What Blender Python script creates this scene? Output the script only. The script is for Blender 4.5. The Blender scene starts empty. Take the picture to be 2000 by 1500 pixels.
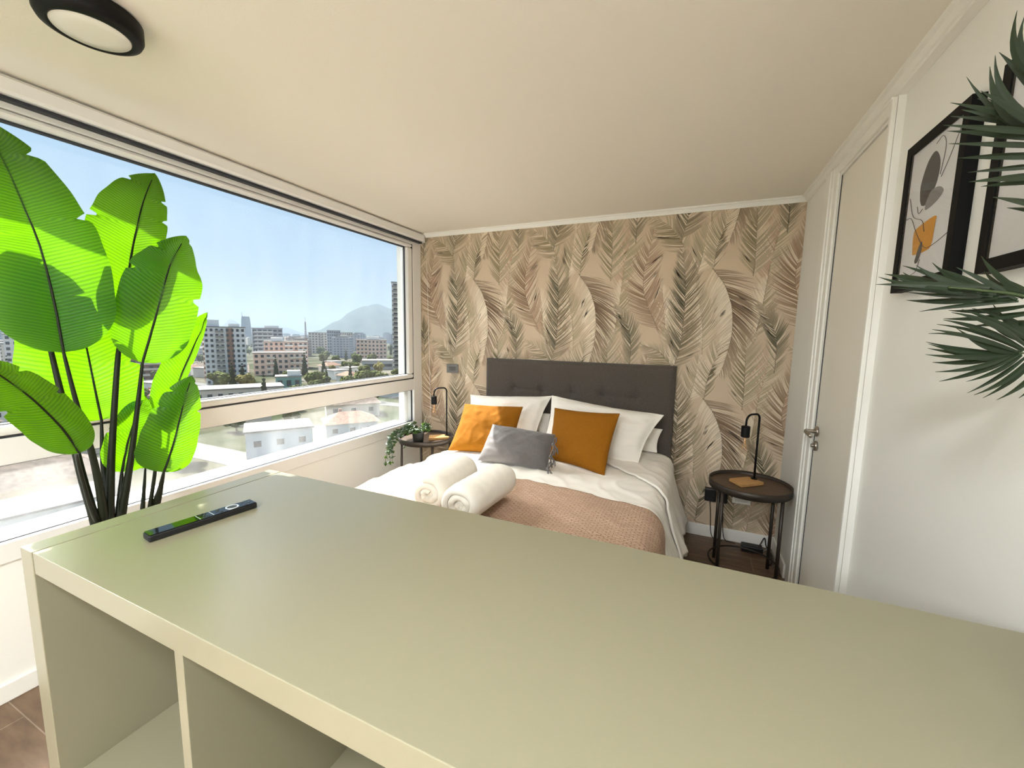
import bpy, bmesh, math, random
from math import sin, cos, pi, sqrt, atan2, radians, exp
from mathutils import Vector, Matrix, noise

scene = bpy.context.scene
# ------------------------------------------------------------------ camera
CAM_R = [[0.9149009491921051, -0.06392321042390252, 0.39858509296822314],
         [0.40330941491536243, 0.10253629192763451, -0.9093007339040033],
         [0.01725598470136152, 0.9926732251888497, 0.11959138340680729]]
cam_data = bpy.data.cameras.new('camera')
cam = bpy.data.objects.new('camera', cam_data)
scene.collection.objects.link(cam)
cam.matrix_world = Matrix.Translation((0, 0, 1.4818)) @ Matrix(CAM_R).to_4x4()
cam_data.sensor_fit = 'HORIZONTAL'
cam_data.sensor_width = 36.0
cam_data.lens = 14.3663
cam_data.clip_start = 0.02
cam_data.clip_end = 20000
scene.camera = cam

# ------------------------------------------------------------------ exposure
vs = scene.view_settings
vs.view_transform = 'Standard'
vs.look = 'None'
vs.gamma = 1.0
vs.exposure = 0.42
vs.use_curve_mapping = False
scene.cycles.max_bounces = 10
scene.cycles.diffuse_bounces = 6
scene.cycles.transparent_max_bounces = 16
scene.cycles.volume_bounces = 0
scene.cycles.sample_clamp_indirect = 6.0
scene.cycles.caustics_reflective = False
scene.cycles.caustics_refractive = False
scene.cycles.use_denoising = True

# ------------------------------------------------------------------ sky and sun
world = bpy.data.worlds.new('sky')
scene.world = world
world.use_nodes = True
wn = world.node_tree
wn.nodes.clear()
w_out = wn.nodes.new('ShaderNodeOutputWorld')
w_bg = wn.nodes.new('ShaderNodeBackground')
w_tc = wn.nodes.new('ShaderNodeTexCoord')
w_sep = wn.nodes.new('ShaderNodeSeparateXYZ')
w_ramp = wn.nodes.new('ShaderNodeValToRGB')
el = w_ramp.color_ramp.elements
el[0].position = 0.0
el[0].color = (0.50, 0.60, 0.70, 1)
el[1].position = 1.0
el[1].color = (0.30, 0.52, 0.90, 1)
for p_, c_ in ((0.06, (0.44, 0.56, 0.69, 1)), (0.16, (0.39, 0.53, 0.70, 1)), (0.34, (0.36, 0.54, 0.74, 1))):
    e_ = el.new(p_)
    e_.color = c_
wn.links.new(w_tc.outputs['Generated'], w_sep.inputs[0])
wn.links.new(w_sep.outputs['Z'], w_ramp.inputs['Fac'])
# bright glow added round the sun to lift the room, above the visible sky
SUN_DIR = Vector((1.0, -0.19, -1.11)).normalized()      # the way the light travels
w_dot = wn.nodes.new('ShaderNodeVectorMath')
w_dot.operation = 'DOT_PRODUCT'
w_dot.inputs[1].default_value = tuple(-SUN_DIR)
w_glow = wn.nodes.new('ShaderNodeMapRange')
w_glow.interpolation_type = 'SMOOTHERSTEP'
w_glow.inputs['From Min'].default_value = 0.89
w_glow.inputs['From Max'].default_value = 1.0
w_glow.inputs['To Min'].default_value = 0.0
w_glow.inputs['To Max'].default_value = 24.0
w_col = wn.nodes.new('ShaderNodeMixRGB')
w_col.blend_type = 'MULTIPLY'
w_col.inputs[0].default_value = 1.0
w_col.inputs[1].default_value = (1.0, 0.98, 0.94, 1)
w_add = wn.nodes.new('ShaderNodeMixRGB')
w_add.blend_type = 'ADD'
w_add.inputs[0].default_value = 1.0
wn.links.new(w_tc.outputs['Generated'], w_dot.inputs[0])
wn.links.new(w_dot.outputs['Value'], w_glow.inputs['Value'])
wn.links.new(w_glow.outputs[0], w_col.inputs[2])
wn.links.new(w_ramp.outputs['Color'], w_add.inputs[1])
wn.links.new(w_col.outputs[0], w_add.inputs[2])
wn.links.new(w_add.outputs[0], w_bg.inputs['Color'])
w_bg.inputs['Strength'].default_value = 0.90
wn.links.new(w_bg.outputs[0], w_out.inputs[0])

sun_data = bpy.data.lights.new('sun', 'SUN')
sun_data.energy = 12.0
sun_data.angle = radians(0.6)
sun_data.color = (1.0, 0.97, 0.92)
sun = bpy.data.objects.new('sun', sun_data)
sun.rotation_euler = SUN_DIR.to_track_quat('-Z', 'Y').to_euler()
scene.collection.objects.link(sun)


def area_lamp(name, loc, size_x, size_y, watts, colour, rot=(0, 0, 0)):
    ld = bpy.data.lights.new(name, 'AREA')
    ld.shape = 'RECTANGLE'
    ld.size = size_x
    ld.size_y = size_y
    ld.energy = watts
    ld.color = colour
    lo = bpy.data.objects.new(name, ld)
    lo.location = loc
    lo.rotation_euler = rot
    scene.collection.objects.link(lo)
    return lo


# unseen fill lamps added under the ceiling behind the camera to brighten the room
area_lamp('fill_lamp_rear', (-0.6, -2.1, 2.335), 1.6, 0.8, 120, (0.92, 0.97, 1.0))
area_lamp('fill_lamp_near', (-0.25, -0.45, 2.325), 0.22, 0.22, 29, (0.92, 0.97, 1.0))

# ------------------------------------------------------------------ materials
MATS = {}


def nmat(name, colour, rough=0.6, metal=0.0, bump=0.0, bscale=200.0, var=0.0, vscale=8.0, spec=0.5, coord='Object', stretch=(1, 1, 1)):
    if name in MATS:
        return MATS[name]
    m = bpy.data.materials.new(name)
    m.use_nodes = True
    nt = m.node_tree
    b = nt.nodes['Principled BSDF']
    b.inputs['Base Color'].default_value = (*colour, 1)
    b.inputs['Roughness'].default_value = rough
    b.inputs['Metallic'].default_value = metal
    b.inputs['Specular IOR Level'].default_value = spec
    if bump or var:
        tc = nt.nodes.new('ShaderNodeTexCoord')
        mp = nt.nodes.new('ShaderNodeMapping')
        mp.inputs['Scale'].default_value = stretch
        nt.links.new(tc.outputs[coord], mp.inputs['Vector'])
    if bump:
        nz = nt.nodes.new('ShaderNodeTexNoise')
        nz.inputs['Scale'].default_value = bscale
        nz.inputs['Detail'].default_value = 3
        bp = nt.nodes.new('ShaderNodeBump')
        bp.inputs['Strength'].default_value = bump
        bp.inputs['Distance'].default_value = 0.002
        nt.links.new(mp.outputs[0], nz.inputs['Vector'])
        nt.links.new(nz.outputs['Fac'], bp.inputs['Height'])
        nt.links.new(bp.outputs[0], b.inputs['Normal'])
    if var:
        nv = nt.nodes.new('ShaderNodeTexNoise')
        nv.inputs['Scale'].default_value = vscale
        nv.inputs['Detail'].default_value = 5
        rp = nt.nodes.new('ShaderNodeValToRGB')
        rp.color_ramp.elements[0].position = 0.3
        rp.color_ramp.elements[1].position = 0.7
        rp.color_ramp.elements[0].color = (*[max(0, c * (1 - var)) for c in colour], 1)
        rp.color_ramp.elements[1].color = (*[min(1, c * (1 + var)) for c in colour], 1)
        nt.links.new(mp.outputs[0], nv.inputs['Vector'])
        nt.links.new(nv.outputs['Fac'], rp.inputs['Fac'])
        nt.links.new(rp.outputs[0], b.inputs['Base Color'])
    MATS[name] = m
    return m


def pane_reflection(nt, fr, mx):
    """a thin pane reflects once, on the face the light meets first"""
    ge = nt.nodes.new('ShaderNodeNewGeometry')
    sb = nt.nodes.new('ShaderNodeMath')
    sb.operation = 'SUBTRACT'
    sb.inputs[0].default_value = 1.0
    mu = nt.nodes.new('ShaderNodeMath')
    mu.operation = 'MULTIPLY'
    nt.links.new(ge.outputs['Backfacing'], sb.inputs[1])
    nt.links.new(fr.outputs[0], mu.inputs[0])
    nt.links.new(sb.outputs[0], mu.inputs[1])
    nt.links.new(mu.outputs[0], mx.inputs[0])


def glass_mat(name, dirt):
    m = bpy.data.materials.new(name)
    m.use_nodes = True
    nt = m.node_tree
    nt.nodes.clear()
    o = nt.nodes.new('ShaderNodeOutputMaterial')
    t = nt.nodes.new('ShaderNodeBsdfTransparent')
    t.inputs[0].default_value = (0.97, 0.985, 0.98, 1)
    g = nt.nodes.new('ShaderNodeBsdfGlossy')
    g.inputs['Roughness'].default_value = 0.0
    fr = nt.nodes.new('ShaderNodeFresnel')
    fr.inputs['IOR'].default_value = 1.28
    mx = nt.nodes.new('ShaderNodeMixShader')
    pane_reflection(nt, fr, mx)
    nt.links.new(t.outputs[0], mx.inputs[1])
    nt.links.new(g.outputs[0], mx.inputs[2])
    d = nt.nodes.new('ShaderNodeBsdfTranslucent')
    d.inputs[0].default_value = (0.95, 0.93, 0.9, 1)
    tc = nt.nodes.new('ShaderNodeTexCoord')
    mp = nt.nodes.new('ShaderNodeMapping')
    mp.inputs['Scale'].default_value = (1, 2.2, 0.7)
    nz = nt.nodes.new('ShaderNodeTexNoise')
    nz.inputs['Scale'].default_value = 3.0
    nz.inputs['Detail'].default_value = 6
    rp = nt.nodes.new('ShaderNodeMapRange')
    rp.inputs['From Min'].default_value = 0.35
    rp.inputs['From Max'].default_value = 0.75
    rp.inputs['To Min'].default_value = dirt * 0.5
    rp.inputs['To Max'].default_value = dirt * 1.6
    nt.links.new(tc.outputs['Object'], mp.inputs[0])
    nt.links.new(mp.outputs[0], nz.inputs['Vector'])
    nt.links.new(nz.outputs['Fac'], rp.inputs['Value'])
    m2 = nt.nodes.new('ShaderNodeMixShader')
    nt.links.new(rp.outputs[0], m2.inputs[0])
    nt.links.new(mx.outputs[0], m2.inputs[1])
    nt.links.new(d.outputs[0], m2.inputs[2])
    nt.links.new(m2.outputs[0], o.inputs[0])
    return m


def clear_glass(name, tint=(0.96, 0.95, 0.93), ior=1.45):
    m = bpy.data.materials.new(name)
    m.use_nodes = True
    nt = m.node_tree
    nt.nodes.clear()
    o = nt.nodes.new('ShaderNodeOutputMaterial')
    t = nt.nodes.new('ShaderNodeBsdfTransparent')
    t.inputs[0].default_value = (*tint, 1)
    g = nt.nodes.new('ShaderNodeBsdfGlossy')
    g.inputs['Roughness'].default_value = 0.02
    fr = nt.nodes.new('ShaderNodeFresnel')
    fr.inputs['IOR'].default_value = ior
    mx = nt.nodes.new('ShaderNodeMixShader')
    pane_reflection(nt, fr, mx)
    nt.links.new(t.outputs[0], mx.inputs[1])
    nt.links.new(g.outputs[0], mx.inputs[2])
    nt.links.new(mx.outputs[0], o.inputs[0])
    return m


def leaf_mat(name, front, through, veins, rough=0.38, mixf=0.55):
    """a leaf: reflects on its face and lets sunlight through; UV v runs along the rib, u across it"""
    m = bpy.data.materials.new(name)
    m.use_nodes = True
    nt = m.node_tree
    nt.nodes.clear()
    o = nt.nodes.new('ShaderNodeOutputMaterial')
    p = nt.nodes.new('ShaderNodeBsdfPrincipled')
    p.inputs['Base Color'].default_value = (*front, 1)
    p.inputs['Roughness'].default_value = rough
    tr = nt.nodes.new('ShaderNodeBsdfTranslucent')
    tr.inputs[0].default_value = (*through, 1)
    mx = nt.nodes.new('ShaderNodeMixShader')
    mx.inputs[0].default_value = mixf
    nt.links.new(p.outputs[0], mx.inputs[1])
    nt.links.new(tr.outputs[0], mx.inputs[2])
    nt.links.new(mx.outputs[0], o.inputs[0])
    if veins:
        uv = nt.nodes.new('ShaderNodeUVMap')
        uv.uv_map = 'UVMap'
        wv = nt.nodes.new('ShaderNodeTexWave')
        wv.bands_direction = 'Y'
        wv.inputs['Scale'].default_value = veins
        wv.inputs['Distortion'].default_value = 1.0
        wv.inputs['Detail'].default_value = 2
        bp = nt.nodes.new('ShaderNodeBump')
        bp.inputs['Strength'].default_value = 0.35
        bp.inputs['Distance'].default_value = 0.004
        nt.links.new(uv.outputs[0], wv.inputs['Vector'])
        nt.links.new(wv.outputs['Fac'], bp.inputs['Height'])
        nt.links.new(bp.outputs[0], p.inputs['Normal'])
        rp = nt.nodes.new('ShaderNodeMixRGB')
        rp.inputs[1].default_value = (*[c * 0.62 for c in through], 1)
        rp.inputs[2].default_value = (*through, 1)
        nt.links.new(wv.outputs['Fac'], rp.inputs[0])
        nt.links.new(rp.outputs[0], tr.inputs[0])
    return m


# ------------------------------------------------------------------ object helpers
def tag(o, label=None, cat=None, group=None, kind=None):
    if label: o['label'] = label
    if cat: o['category'] = cat
    if group: o['group'] = group
    if kind: o['kind'] = kind
    return o


def thing(name, label, cat, loc=(0, 0, 0), group=None, rotz=0.0):
    o = bpy.data.objects.new(name, None)
    o.empty_display_size = 0.05
    scene.collection.objects.link(o)
    o.location = loc
    o.rotation_euler = (0, 0, rotz)
    return tag(o, label, cat, group)


def obj(name, bm, mat, parent=None, smooth=False, local=False, label=None, bevel=0.0, solid=0.0, subd=0):
    """link a bmesh as one mesh object; vertices are world coordinates unless local"""
    bmesh.ops.recalc_face_normals(bm, faces=bm.faces)
    me = bpy.data.meshes.new(name)
    bm.to_mesh(me)
    bm.free()
    for m in (mat if isinstance(mat, (list, tuple)) else [mat]):
        me.materials.append(m)
    if smooth:
        me.polygons.foreach_set('use_smooth', [True] * len(me.polygons))
    o = bpy.data.objects.new(name, me)
    scene.collection.objects.link(o)
    if parent is not None:
        o.parent = parent
        if not local and parent.parent is None:
            o.matrix_parent_inverse = parent.matrix_basis.inverted()
    if solid:
        md = o.modifiers.new('thick', 'SOLIDIFY')
        md.thickness = solid
        md.offset = 0
    if subd:
        md = o.modifiers.new('sub', 'SUBSURF')
        md.levels = subd
        md.render_levels = subd
    if bevel:
        md = o.modifiers.new('bevel', 'BEVEL')
        md.width = bevel
        md.segments = 2
        md.limit_method = 'ANGLE'
        md.angle_limit = radians(40)
    if label: o['label'] = label
    return o


def struct(name, bm, mat, parent=None, **k):
    o = obj(name, bm, mat, parent, **k)
    if parent is None: o['kind'] = 'structure'
    return o


def copy_tree(o, parent=None):
    c = o.copy()
    scene.collection.objects.link(c)
    if parent is not None: c.parent = parent
    for ch in list(o.children):
        copy_tree(ch, c)
    return c


def box(bm, x0, x1, y0, y1, z0, z1, mi=0):
    v = [bm.verts.new(p) for p in ((x0, y0, z0), (x1, y0, z0), (x1, y1, z0), (x0, y1, z0), (x0, y0, z1), (x1, y0, z1), (x1, y1, z1), (x0, y1, z1))]
    for f in ((0, 3, 2, 1), (4, 5, 6, 7), (0, 1, 5, 4), (1, 2, 6, 5), (2, 3, 7, 6), (3, 0, 4, 7)):
        bm.faces.new([v[i] for i in f]).material_index = mi
    return bm


def B(*a):
    bm = bmesh.new()
    return box(bm, *a)


def obox(bm, c, sx, sy, sz, rz):
    """box turned by rz about its centre-bottom c"""
    co, si = cos(rz), sin(rz)
    vs_ = []
    for z in (0, sz):
        for x, y in ((-1, -1), (1, -1), (1, 1), (-1, 1)):
            px, py = x * sx / 2, y * sy / 2
            vs_.append(bm.verts.new((c[0] + px * co - py * si, c[1] + px * si + py * co, c[2] + z)))
    for f in ((0, 3, 2, 1), (4, 5, 6, 7), (0, 1, 5, 4), (1, 2, 6, 5), (2, 3, 7, 6), (3, 0, 4, 7)):
        bm.faces.new([vs_[i] for i in f])
    return bm


def tube(bm, pts, r, seg=10, caps=True):
    pts = [Vector(p) for p in pts]
    n = len(pts)
    rs = r if isinstance(r, (list, tuple)) else [r] * n
    rings = []
    up = None
    for i, p in enumerate(pts):
        t = (pts[min(i + 1, n - 1)] - pts[max(i - 1, 0)]).normalized()
        if up is None:
            up = Vector((0, 0, 1)) if abs(t.z) < 0.9 else Vector((1, 0, 0))
        a = t.cross(up)
        if a.length < 1e-6: a = t.orthogonal()
        a.normalize()
        b = a.cross(t).normalized()
        up = b
        rings.append([bm.verts.new(p + (a * cos(2 * pi * k / seg) + b * sin(2 * pi * k / seg)) * rs[i]) for k in range(seg)])
    for i in range(n - 1):
        for k in range(seg):
            bm.faces.new((rings[i][k], rings[i][(k + 1) % seg], rings[i + 1][(k + 1) % seg], rings[i + 1][k]))
    if caps:
        bm.faces.new(list(reversed(rings[0])))
        bm.faces.new(rings[-1])
    return bm


def lathe(bm, prof, c=(0, 0, 0), seg=32, mi=0):
    rings = []
    for r, z in prof:
        if r < 1e-6:
            rings.append([bm.verts.new((c[0], c[1], c[2] + z))])
        else:
            rings.append([bm.verts.new((c[0] + r * cos(2 * pi * k / seg), c[1] + r * sin(2 * pi * k / seg), c[2] + z)) for k in range(seg)])
    for a, b in zip(rings, rings[1:]):
        for k in range(seg):
            k2 = (k + 1) % seg
            if len(a) == 1 and len(b) == 1: continue
            if len(a) == 1: f = bm.faces.new((a[0], b[k], b[k2]))
            elif len(b) == 1: f = bm.faces.new((a[k], a[k2], b[0]))
            else: f = bm.faces.new((a[k], a[k2], b[k2], b[k]))
            f.material_index = mi
    return bm


def catmull(P, n):
    P = [Vector(p) for p in P]
    out = []
    m = len(P) - 1
    for i in range(n + 1):
        u = i / n * m
        k = min(int(u), m - 1)
        t = u - k
        p1, p2 = P[k], P[k + 1]
        p0 = P[k - 1] if k > 0 else p1 * 2 - p2
        p3 = P[k + 2] if k + 2 <= m else p2 * 2 - p1
        out.append(0.5 * ((2 * p1) + (p2 - p0) * t + (2 * p0 - 5 * p1 + 4 * p2 - p3) * t * t + (3 * p1 - p0 - 3 * p2 + p3) * t ** 3))
    return out


def arc(c, r, a0, a1, n, plane):
    """points of an arc in the plane spanned by the two unit vectors"""
    u, v = Vector(plane[0]), Vector(plane[1])
    return [Vector(c) + u * (r * cos(a0 + (a1 - a0) * i / n)) + v * (r * sin(a0 + (a1 - a0) * i / n)) for i in range(n + 1)]


# ------------------------------------------------------------------ the room
XL, XR, XD, YB, YF, H = -2.41, 0.64, 0.617, 3.281, -2.9, 2.40
GY0 = -2.6                                # the window starts here, behind the photographer
white_wall = nmat('white_wall_paint', (0.83, 0.815, 0.77), 0.75, bump=0.12, bscale=260)
ceil_m = nmat('white_ceiling_paint', (0.82, 0.775, 0.69), 0.8, bump=0.18, bscale=180)
trim_m = nmat('white_trim_paint', (0.84, 0.825, 0.775), 0.4)
pvc = nmat('white_window_plastic', (0.80, 0.785, 0.76), 0.35)
gasket = nmat('dark_gasket', (0.02, 0.022, 0.03), 0.6)


def floor_material():
    m = bpy.data.materials.new('brown_floor_planks')
    m.use_nodes = True
    nt = m.node_tree
    b = nt.nodes['Principled BSDF']
    tc = nt.nodes.new('ShaderNodeTexCoord')
    br = nt.nodes.new('ShaderNodeTexBrick')
    br.inputs['Scale'].default_value = 1.0
    br.inputs['Brick Width'].default_value = 0.9
    br.inputs['Row Height'].default_value = 0.18
    br.inputs['Mortar Size'].default_value = 0.002
    br.inputs['Color1'].default_value = (0.135, 0.082, 0.048, 1)
    br.inputs['Color2'].default_value = (0.17, 0.108, 0.064, 1)
    br.inputs['Mortar'].default_value = (0.27, 0.21, 0.15, 1)
    nz = nt.nodes.new('ShaderNodeTexNoise')
    nz.inputs['Scale'].default_value = 7
    nz.inputs['Detail'].default_value = 6
    mp = nt.nodes.new('ShaderNodeMapping')
    mp.inputs['Scale'].default_value = (1, 4, 1)
    nt.links.new(tc.outputs['Object'], mp.inputs[0])
    nt.links.new(mp.outputs[0], nz.inputs['Vector'])
    mx = nt.nodes.new('ShaderNodeMixRGB')
    mx.blend_type = 'OVERLAY'
    mx.inputs[0].default_value = 0.7
    nt.links.new(tc.outputs['Object'], br.inputs['Vector'])
    nt.links.new(br.outputs['Color'], mx.inputs[1])
    nt.links.new(nz.outputs['Fac'], mx.inputs[2])
    nt.links.new(mx.outputs[0], b.inputs['Base Color'])
    b.inputs['Roughness'].default_value = 0.45
    return m


struct('floor', B(XL - 0.1, XR + 0.1, YF - 0.1, YB + 0.1, -0.12, 0), floor_material())
struct('ceiling', B(XL - 0.1, XR + 0.1, YF - 0.1, YB + 0.1, H, H + 0.15), ceil_m)
bm = bmesh.new()
box(bm, XL - 0.13, XL, YF, YB + 0.1, 0, 0.56)
box(bm, XL - 0.13, XL, YF, GY0, 0.56, 2.40)
box(bm, XL - 0.13, XL, GY0, YB + 0.1, 2.318, 2.40)
box(bm, XL - 0.135, XL - 0.07, 3.112, YB + 0.1, 0.56, 2.318)
struct('wall_left', bm, white_wall)
bm = bmesh.new()
box(bm, XR, XR + 0.1, YF, 1.99, 0, H)
box(bm, XD, XR + 0.1, 2.585, YB, 0, H)
box(bm, XD, XR + 0.1, 1.99, 2.585, 2.292, H)
box(bm, XD + 0.05, XR + 0.1, 1.99, 2.585, 0, 2.292)
box(bm, XD, XD + 0.05, 1.99, 2.008, 0, 2.292)
struct('wall_right', bm, white_wall)
struct('wall_front', B(XL - 0.1, XR + 0.1, YF - 0.1, YF, 0, H), white_wall)

# ------------------------------------------------------------------ wallpaper wall
random.seed(11)
PAPER = Vector((0.60, 0.475, 0.345))
OLIVE, DARK, BROWN, PINK, SAGE, CREAM = [Vector(c) for c in ((0.22, 0.185, 0.095), (0.065, 0.065, 0.034), (0.22, 0.13, 0.072), (0.42, 0.265, 0.175), (0.34, 0.30, 0.19), (0.82, 0.72, 0.57))]
#FRONDS#
FRONDS = {
    'main': [(-2.05, 1.252), (-2.009, 1.436), (-1.998, 1.755), (-2.01, 1.952), (-2.039, 2.108)],
    'arc': [(-2.006, 2.087), (-2.05, 2.176), (-2.091, 2.235), (-2.167, 2.31), (-2.299, 2.358)],
    'drop': [(-1.834, 1.974), (-1.755, 1.867), (-1.713, 1.77), (-1.688, 1.674), (-1.679, 1.511), (-1.706, 1.335), (-1.738, 1.225)],
    'blush': [(-1.204, 1.535), (-1.261, 1.645), (-1.293, 1.718), (-1.33, 1.837), (-1.333, 1.964), (-1.315, 2.053), (-1.289, 2.194), (-1.276, 2.264)],
    'straight': [(-1.578, 1.909), (-1.575, 2.029), (-1.58, 2.213), (-1.588, 2.377), (-1.597, 2.45)],
    'side': [(-1.825, 1.955), (-1.815, 2.097), (-1.786, 2.208), (-1.727, 2.352), (-1.696, 2.45)],
    'small': [(-1.404, 1.249), (-1.403, 1.42), (-1.42, 1.523), (-1.464, 1.626), (-1.538, 1.711)],
    'haze': [(-1.86, 1.36), (-1.87, 1.55), (-1.90, 1.72), (-1.94, 1.90)],
    'fill': [(-1.93, 1.93), (-1.90, 2.08), (-1.88, 2.28)],
    'gap': [(-1.54, 1.47), (-1.51, 1.68), (-1.49, 1.90)],
    'wisp': [(-1.15, 1.45), (-1.17, 1.64), (-1.20, 1.86)],
    'blur': [(-1.50, 1.80), (-1.48, 2.0), (-1.45, 2.20), (-1.44, 2.38)],
    'pale': [(-2.029, 2.262), (-2.036, 2.358), (-2.036, 2.481), (-2.03, 2.603)],
}
# colour left/right, strength left/right, length left/right, angle left/right (degrees from the way to the tip)
FROND_LOOK = {
    'main': (DARK, OLIVE * 0.55, 1.0, 0.95, 0.20, 0.22, 44, 46),
    'arc': (OLIVE * 0.8, SAGE * 0.85, 0.9, 0.8, 0.19, 0.14, 60, 42),
    'drop': (BROWN * 0.6, CREAM, 1.0, 0.85, 0.27, 0.20, 42, 58),
    'blush': (BROWN * 0.9, PINK * 0.75, 0.95, 0.95, 0.21, 0.23, 48, 50),
    'straight': (OLIVE * 0.85, SAGE * 0.9, 0.95, 0.85, 0.20, 0.22, 42, 44),
    'side': (SAGE * 0.9, OLIVE * 0.5, 0.85, 1.0, 0.16, 0.15, 50, 34),
    'small': (DARK, DARK * 1.4, 0.95, 0.9, 0.15, 0.15, 36, 38),
    'pale': (SAGE, PINK * 0.9, 0.9, 0.85, 0.20, 0.26, 45, 42),
    'haze': (CREAM, SAGE, 0.8, 0.75, 0.20, 0.20, 40, 44),
    'fill': (SAGE * 0.9, CREAM, 0.85, 0.85, 0.18, 0.18, 42, 44),
    'gap': (CREAM, OLIVE, 0.85, 0.8, 0.18, 0.17, 44, 40),
    'wisp': (PINK * 0.8, CREAM, 0.85, 0.85, 0.18, 0.18, 40, 44),
    'blur': (PINK * 0.95, SAGE, 0.75, 0.8, 0.20, 0.20, 42, 46),
}
bm = bmesh.new()
col = bm.verts.layers.float_color.new('Col')


def pv(x, z, off, c):
    v = bm.verts.new((min(max(x, XL), XD + 0.008), YB - off, min(max(z, 0.0), H)))
    v[col] = (*c, 1)
    return v


wall_faces = B(XL - 0.1, XR + 0.1, YB, YB + 0.1, 0, H)
tmp = bpy.data.meshes.new('tmp')
wall_faces.to_mesh(tmp)
wall_faces.free()
bm.from_mesh(tmp)
bpy.data.meshes.remove(tmp)
for v in bm.verts: v[col] = (*PAPER, 1)


def strip(pts, ws, off, cols):
    """a flat tapered stroke printed on the paper"""
    prev = None
    n = len(pts)
    for i in range(n):
        a, b = pts[max(i - 1, 0)], pts[min(i + 1, n - 1)]
        dx, dz = b[0] - a[0], b[1] - a[1]
        l = sqrt(dx * dx + dz * dz) or 1
        nx, nz = -dz / l * ws[i], dx / l * ws[i]
        cur = (pv(pts[i][0] - nx, pts[i][1] - nz, off, cols[i]), pv(pts[i][0] + nx, pts[i][1] + nz, off, cols[i]))
        if prev: bm.faces.new((prev[0], prev[1], cur[1], cur[0]))
        prev = cur


def frond(kind, ox, oz, off):
    cl, cr, sl, sr, ll, lr, al, ar = FROND_LOOK[kind]
    P = [Vector((x + ox, z + oz, 0)) for x, z in FRONDS[kind]]
    if max(p.x for p in P) < XL - 0.2 or min(p.x for p in P) > XD + 0.2 or max(p.y for p in P) < -0.1 or min(p.y for p in P) > H + 0.2: return
    L = sum((b - a).length for a, b in zip(P, P[1:]))
    n = int(L / 0.0078)
    C = catmull(P, n)
    strip([(p.x, p.y) for p in C], [0.0028 * (1 - i / n * 0.7) for i in range(n + 1)], off, [PAPER.lerp((cr if cl == CREAM else cl) * 0.85, 0.75)] * (n + 1))
    for i in range(2, n):
        t = i / n
        tg = (C[min(i + 1, n)] - C[i - 1]).normalized()
        prof = (0.55 + 0.45 * sin(pi * min(1, t * 1.15 + 0.12))) * (1 - max(0, (t - 0.7) / 0.3) ** 2 * 0.75)
        for side, c, s, l0, ang in ((1, cl, sl, ll, al), (-1, cr, sr, lr, ar)):
            if random.random() < 0.04: continue
            light = random.random() < 0.27
            cc = CREAM if light else c * random.uniform(0.8, 1.25)
            st = s * random.uniform(0.7, 1.05) * (0.55 + 0.45 * sin(pi * min(1, t * 1.2)))
            a = radians(ang * (1.12 - 0.4 * t) + random.uniform(-5, 5)) * side
            l = l0 * prof * random.uniform(0.78, 1.08)
            pts, ws, cs = [], [], []
            p = Vector((C[i].x, C[i].y, 0))
            K = 4
            for k in range(K + 1):
                u = k / K
                pts.append((p.x, p.y))
                ws.append((0.0013 + 0.0029 * sin(pi * min(1, u * 0.9 + 0.15))) * (0.5 if light else 1.0) * (0.12 if k == K else 1))
                cs.append(PAPER.lerp(cc, max(0, min(1, st * (1.0 - 0.5 * u ** 2)))))
                aa = a * (1 - 0.30 * u)
                d_ = Vector((tg.x * cos(aa) - tg.y * sin(aa), tg.x * sin(aa) + tg.y * cos(aa), 0))
                p = p + d_ * (l / K)
            if pts[0][1] < 0.05 or pts[0][1] > H + 0.1: continue
            strip(pts, ws, off + 0.00004 * (i % 3), cs)


for gx in range(-1, 4):
    for gz in range(-3, 3):
        for k, kind in enumerate(('haze', 'blur', 'fill', 'gap', 'wisp', 'pale', 'side', 'blush', 'straight', 'arc', 'drop', 'small', 'main')):
            frond(kind, gx * 0.963, gz * 0.93, 0.0004 + 0.0002 * k)
pm = bpy.data.materials.new('palm_frond_wallpaper')
pm.use_nodes = True
nt = pm.node_tree
at = nt.nodes.new('ShaderNodeAttribute')
at.attribute_name = 'Col'
nt.links.new(at.outputs['Color'], nt.nodes['Principled BSDF'].inputs['Base Color'])
nt.nodes['Principled BSDF'].inputs['Roughness'].default_value = 0.7
nt.nodes['Principled BSDF'].inputs['Specular IOR Level'].default_value = 0.25
me = bpy.data.meshes.new('wall_back')
bm.to_mesh(me)
bm.free()
me.materials.append(pm)
wb = bpy.data.objects.new('wall_back', me)
scene.collection.objects.link(wb)
wb['kind'] = 'structure'

# ------------------------------------------------------------------ trims
struct('baseboard_back', B(XL, XD, YB - 0.014, YB - 0.0022, 0, 0.09), trim_m, bevel=0.003)
struct('baseboard_left', B(XL + 0.0005, XL + 0.014, YF, YB - 0.015, 0, 0.075), trim_m, bevel=0.003)
struct('baseboard_right', B(XD - 0.013, XD - 0.0005, 2.88, YB - 0.015, 0, 0.09), trim_m, bevel=0.003)


def crown(name, prof, axis, a0, a1):
    bm = bmesh.new()
    r0, r1 = [], []
    for p, z in prof:
        if axis == 'x':
            r0.append(bm.verts.new((a0, p, z))); r1.append(bm.verts.new((a1, p, z)))
        else:
            r0.append(bm.verts.new((p, a0, z))); r1.append(bm.verts.new((p, a1, z)))
    n = len(prof)
    for i in range(n):
        bm.faces.new((r0[i], r0[(i + 1) % n], r1[(i + 1) % n], r1[i]))
    bm.faces.new(list(reversed(r0)))
    bm.faces.new(r1)
    return struct(name, bm, trim_m)


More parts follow.
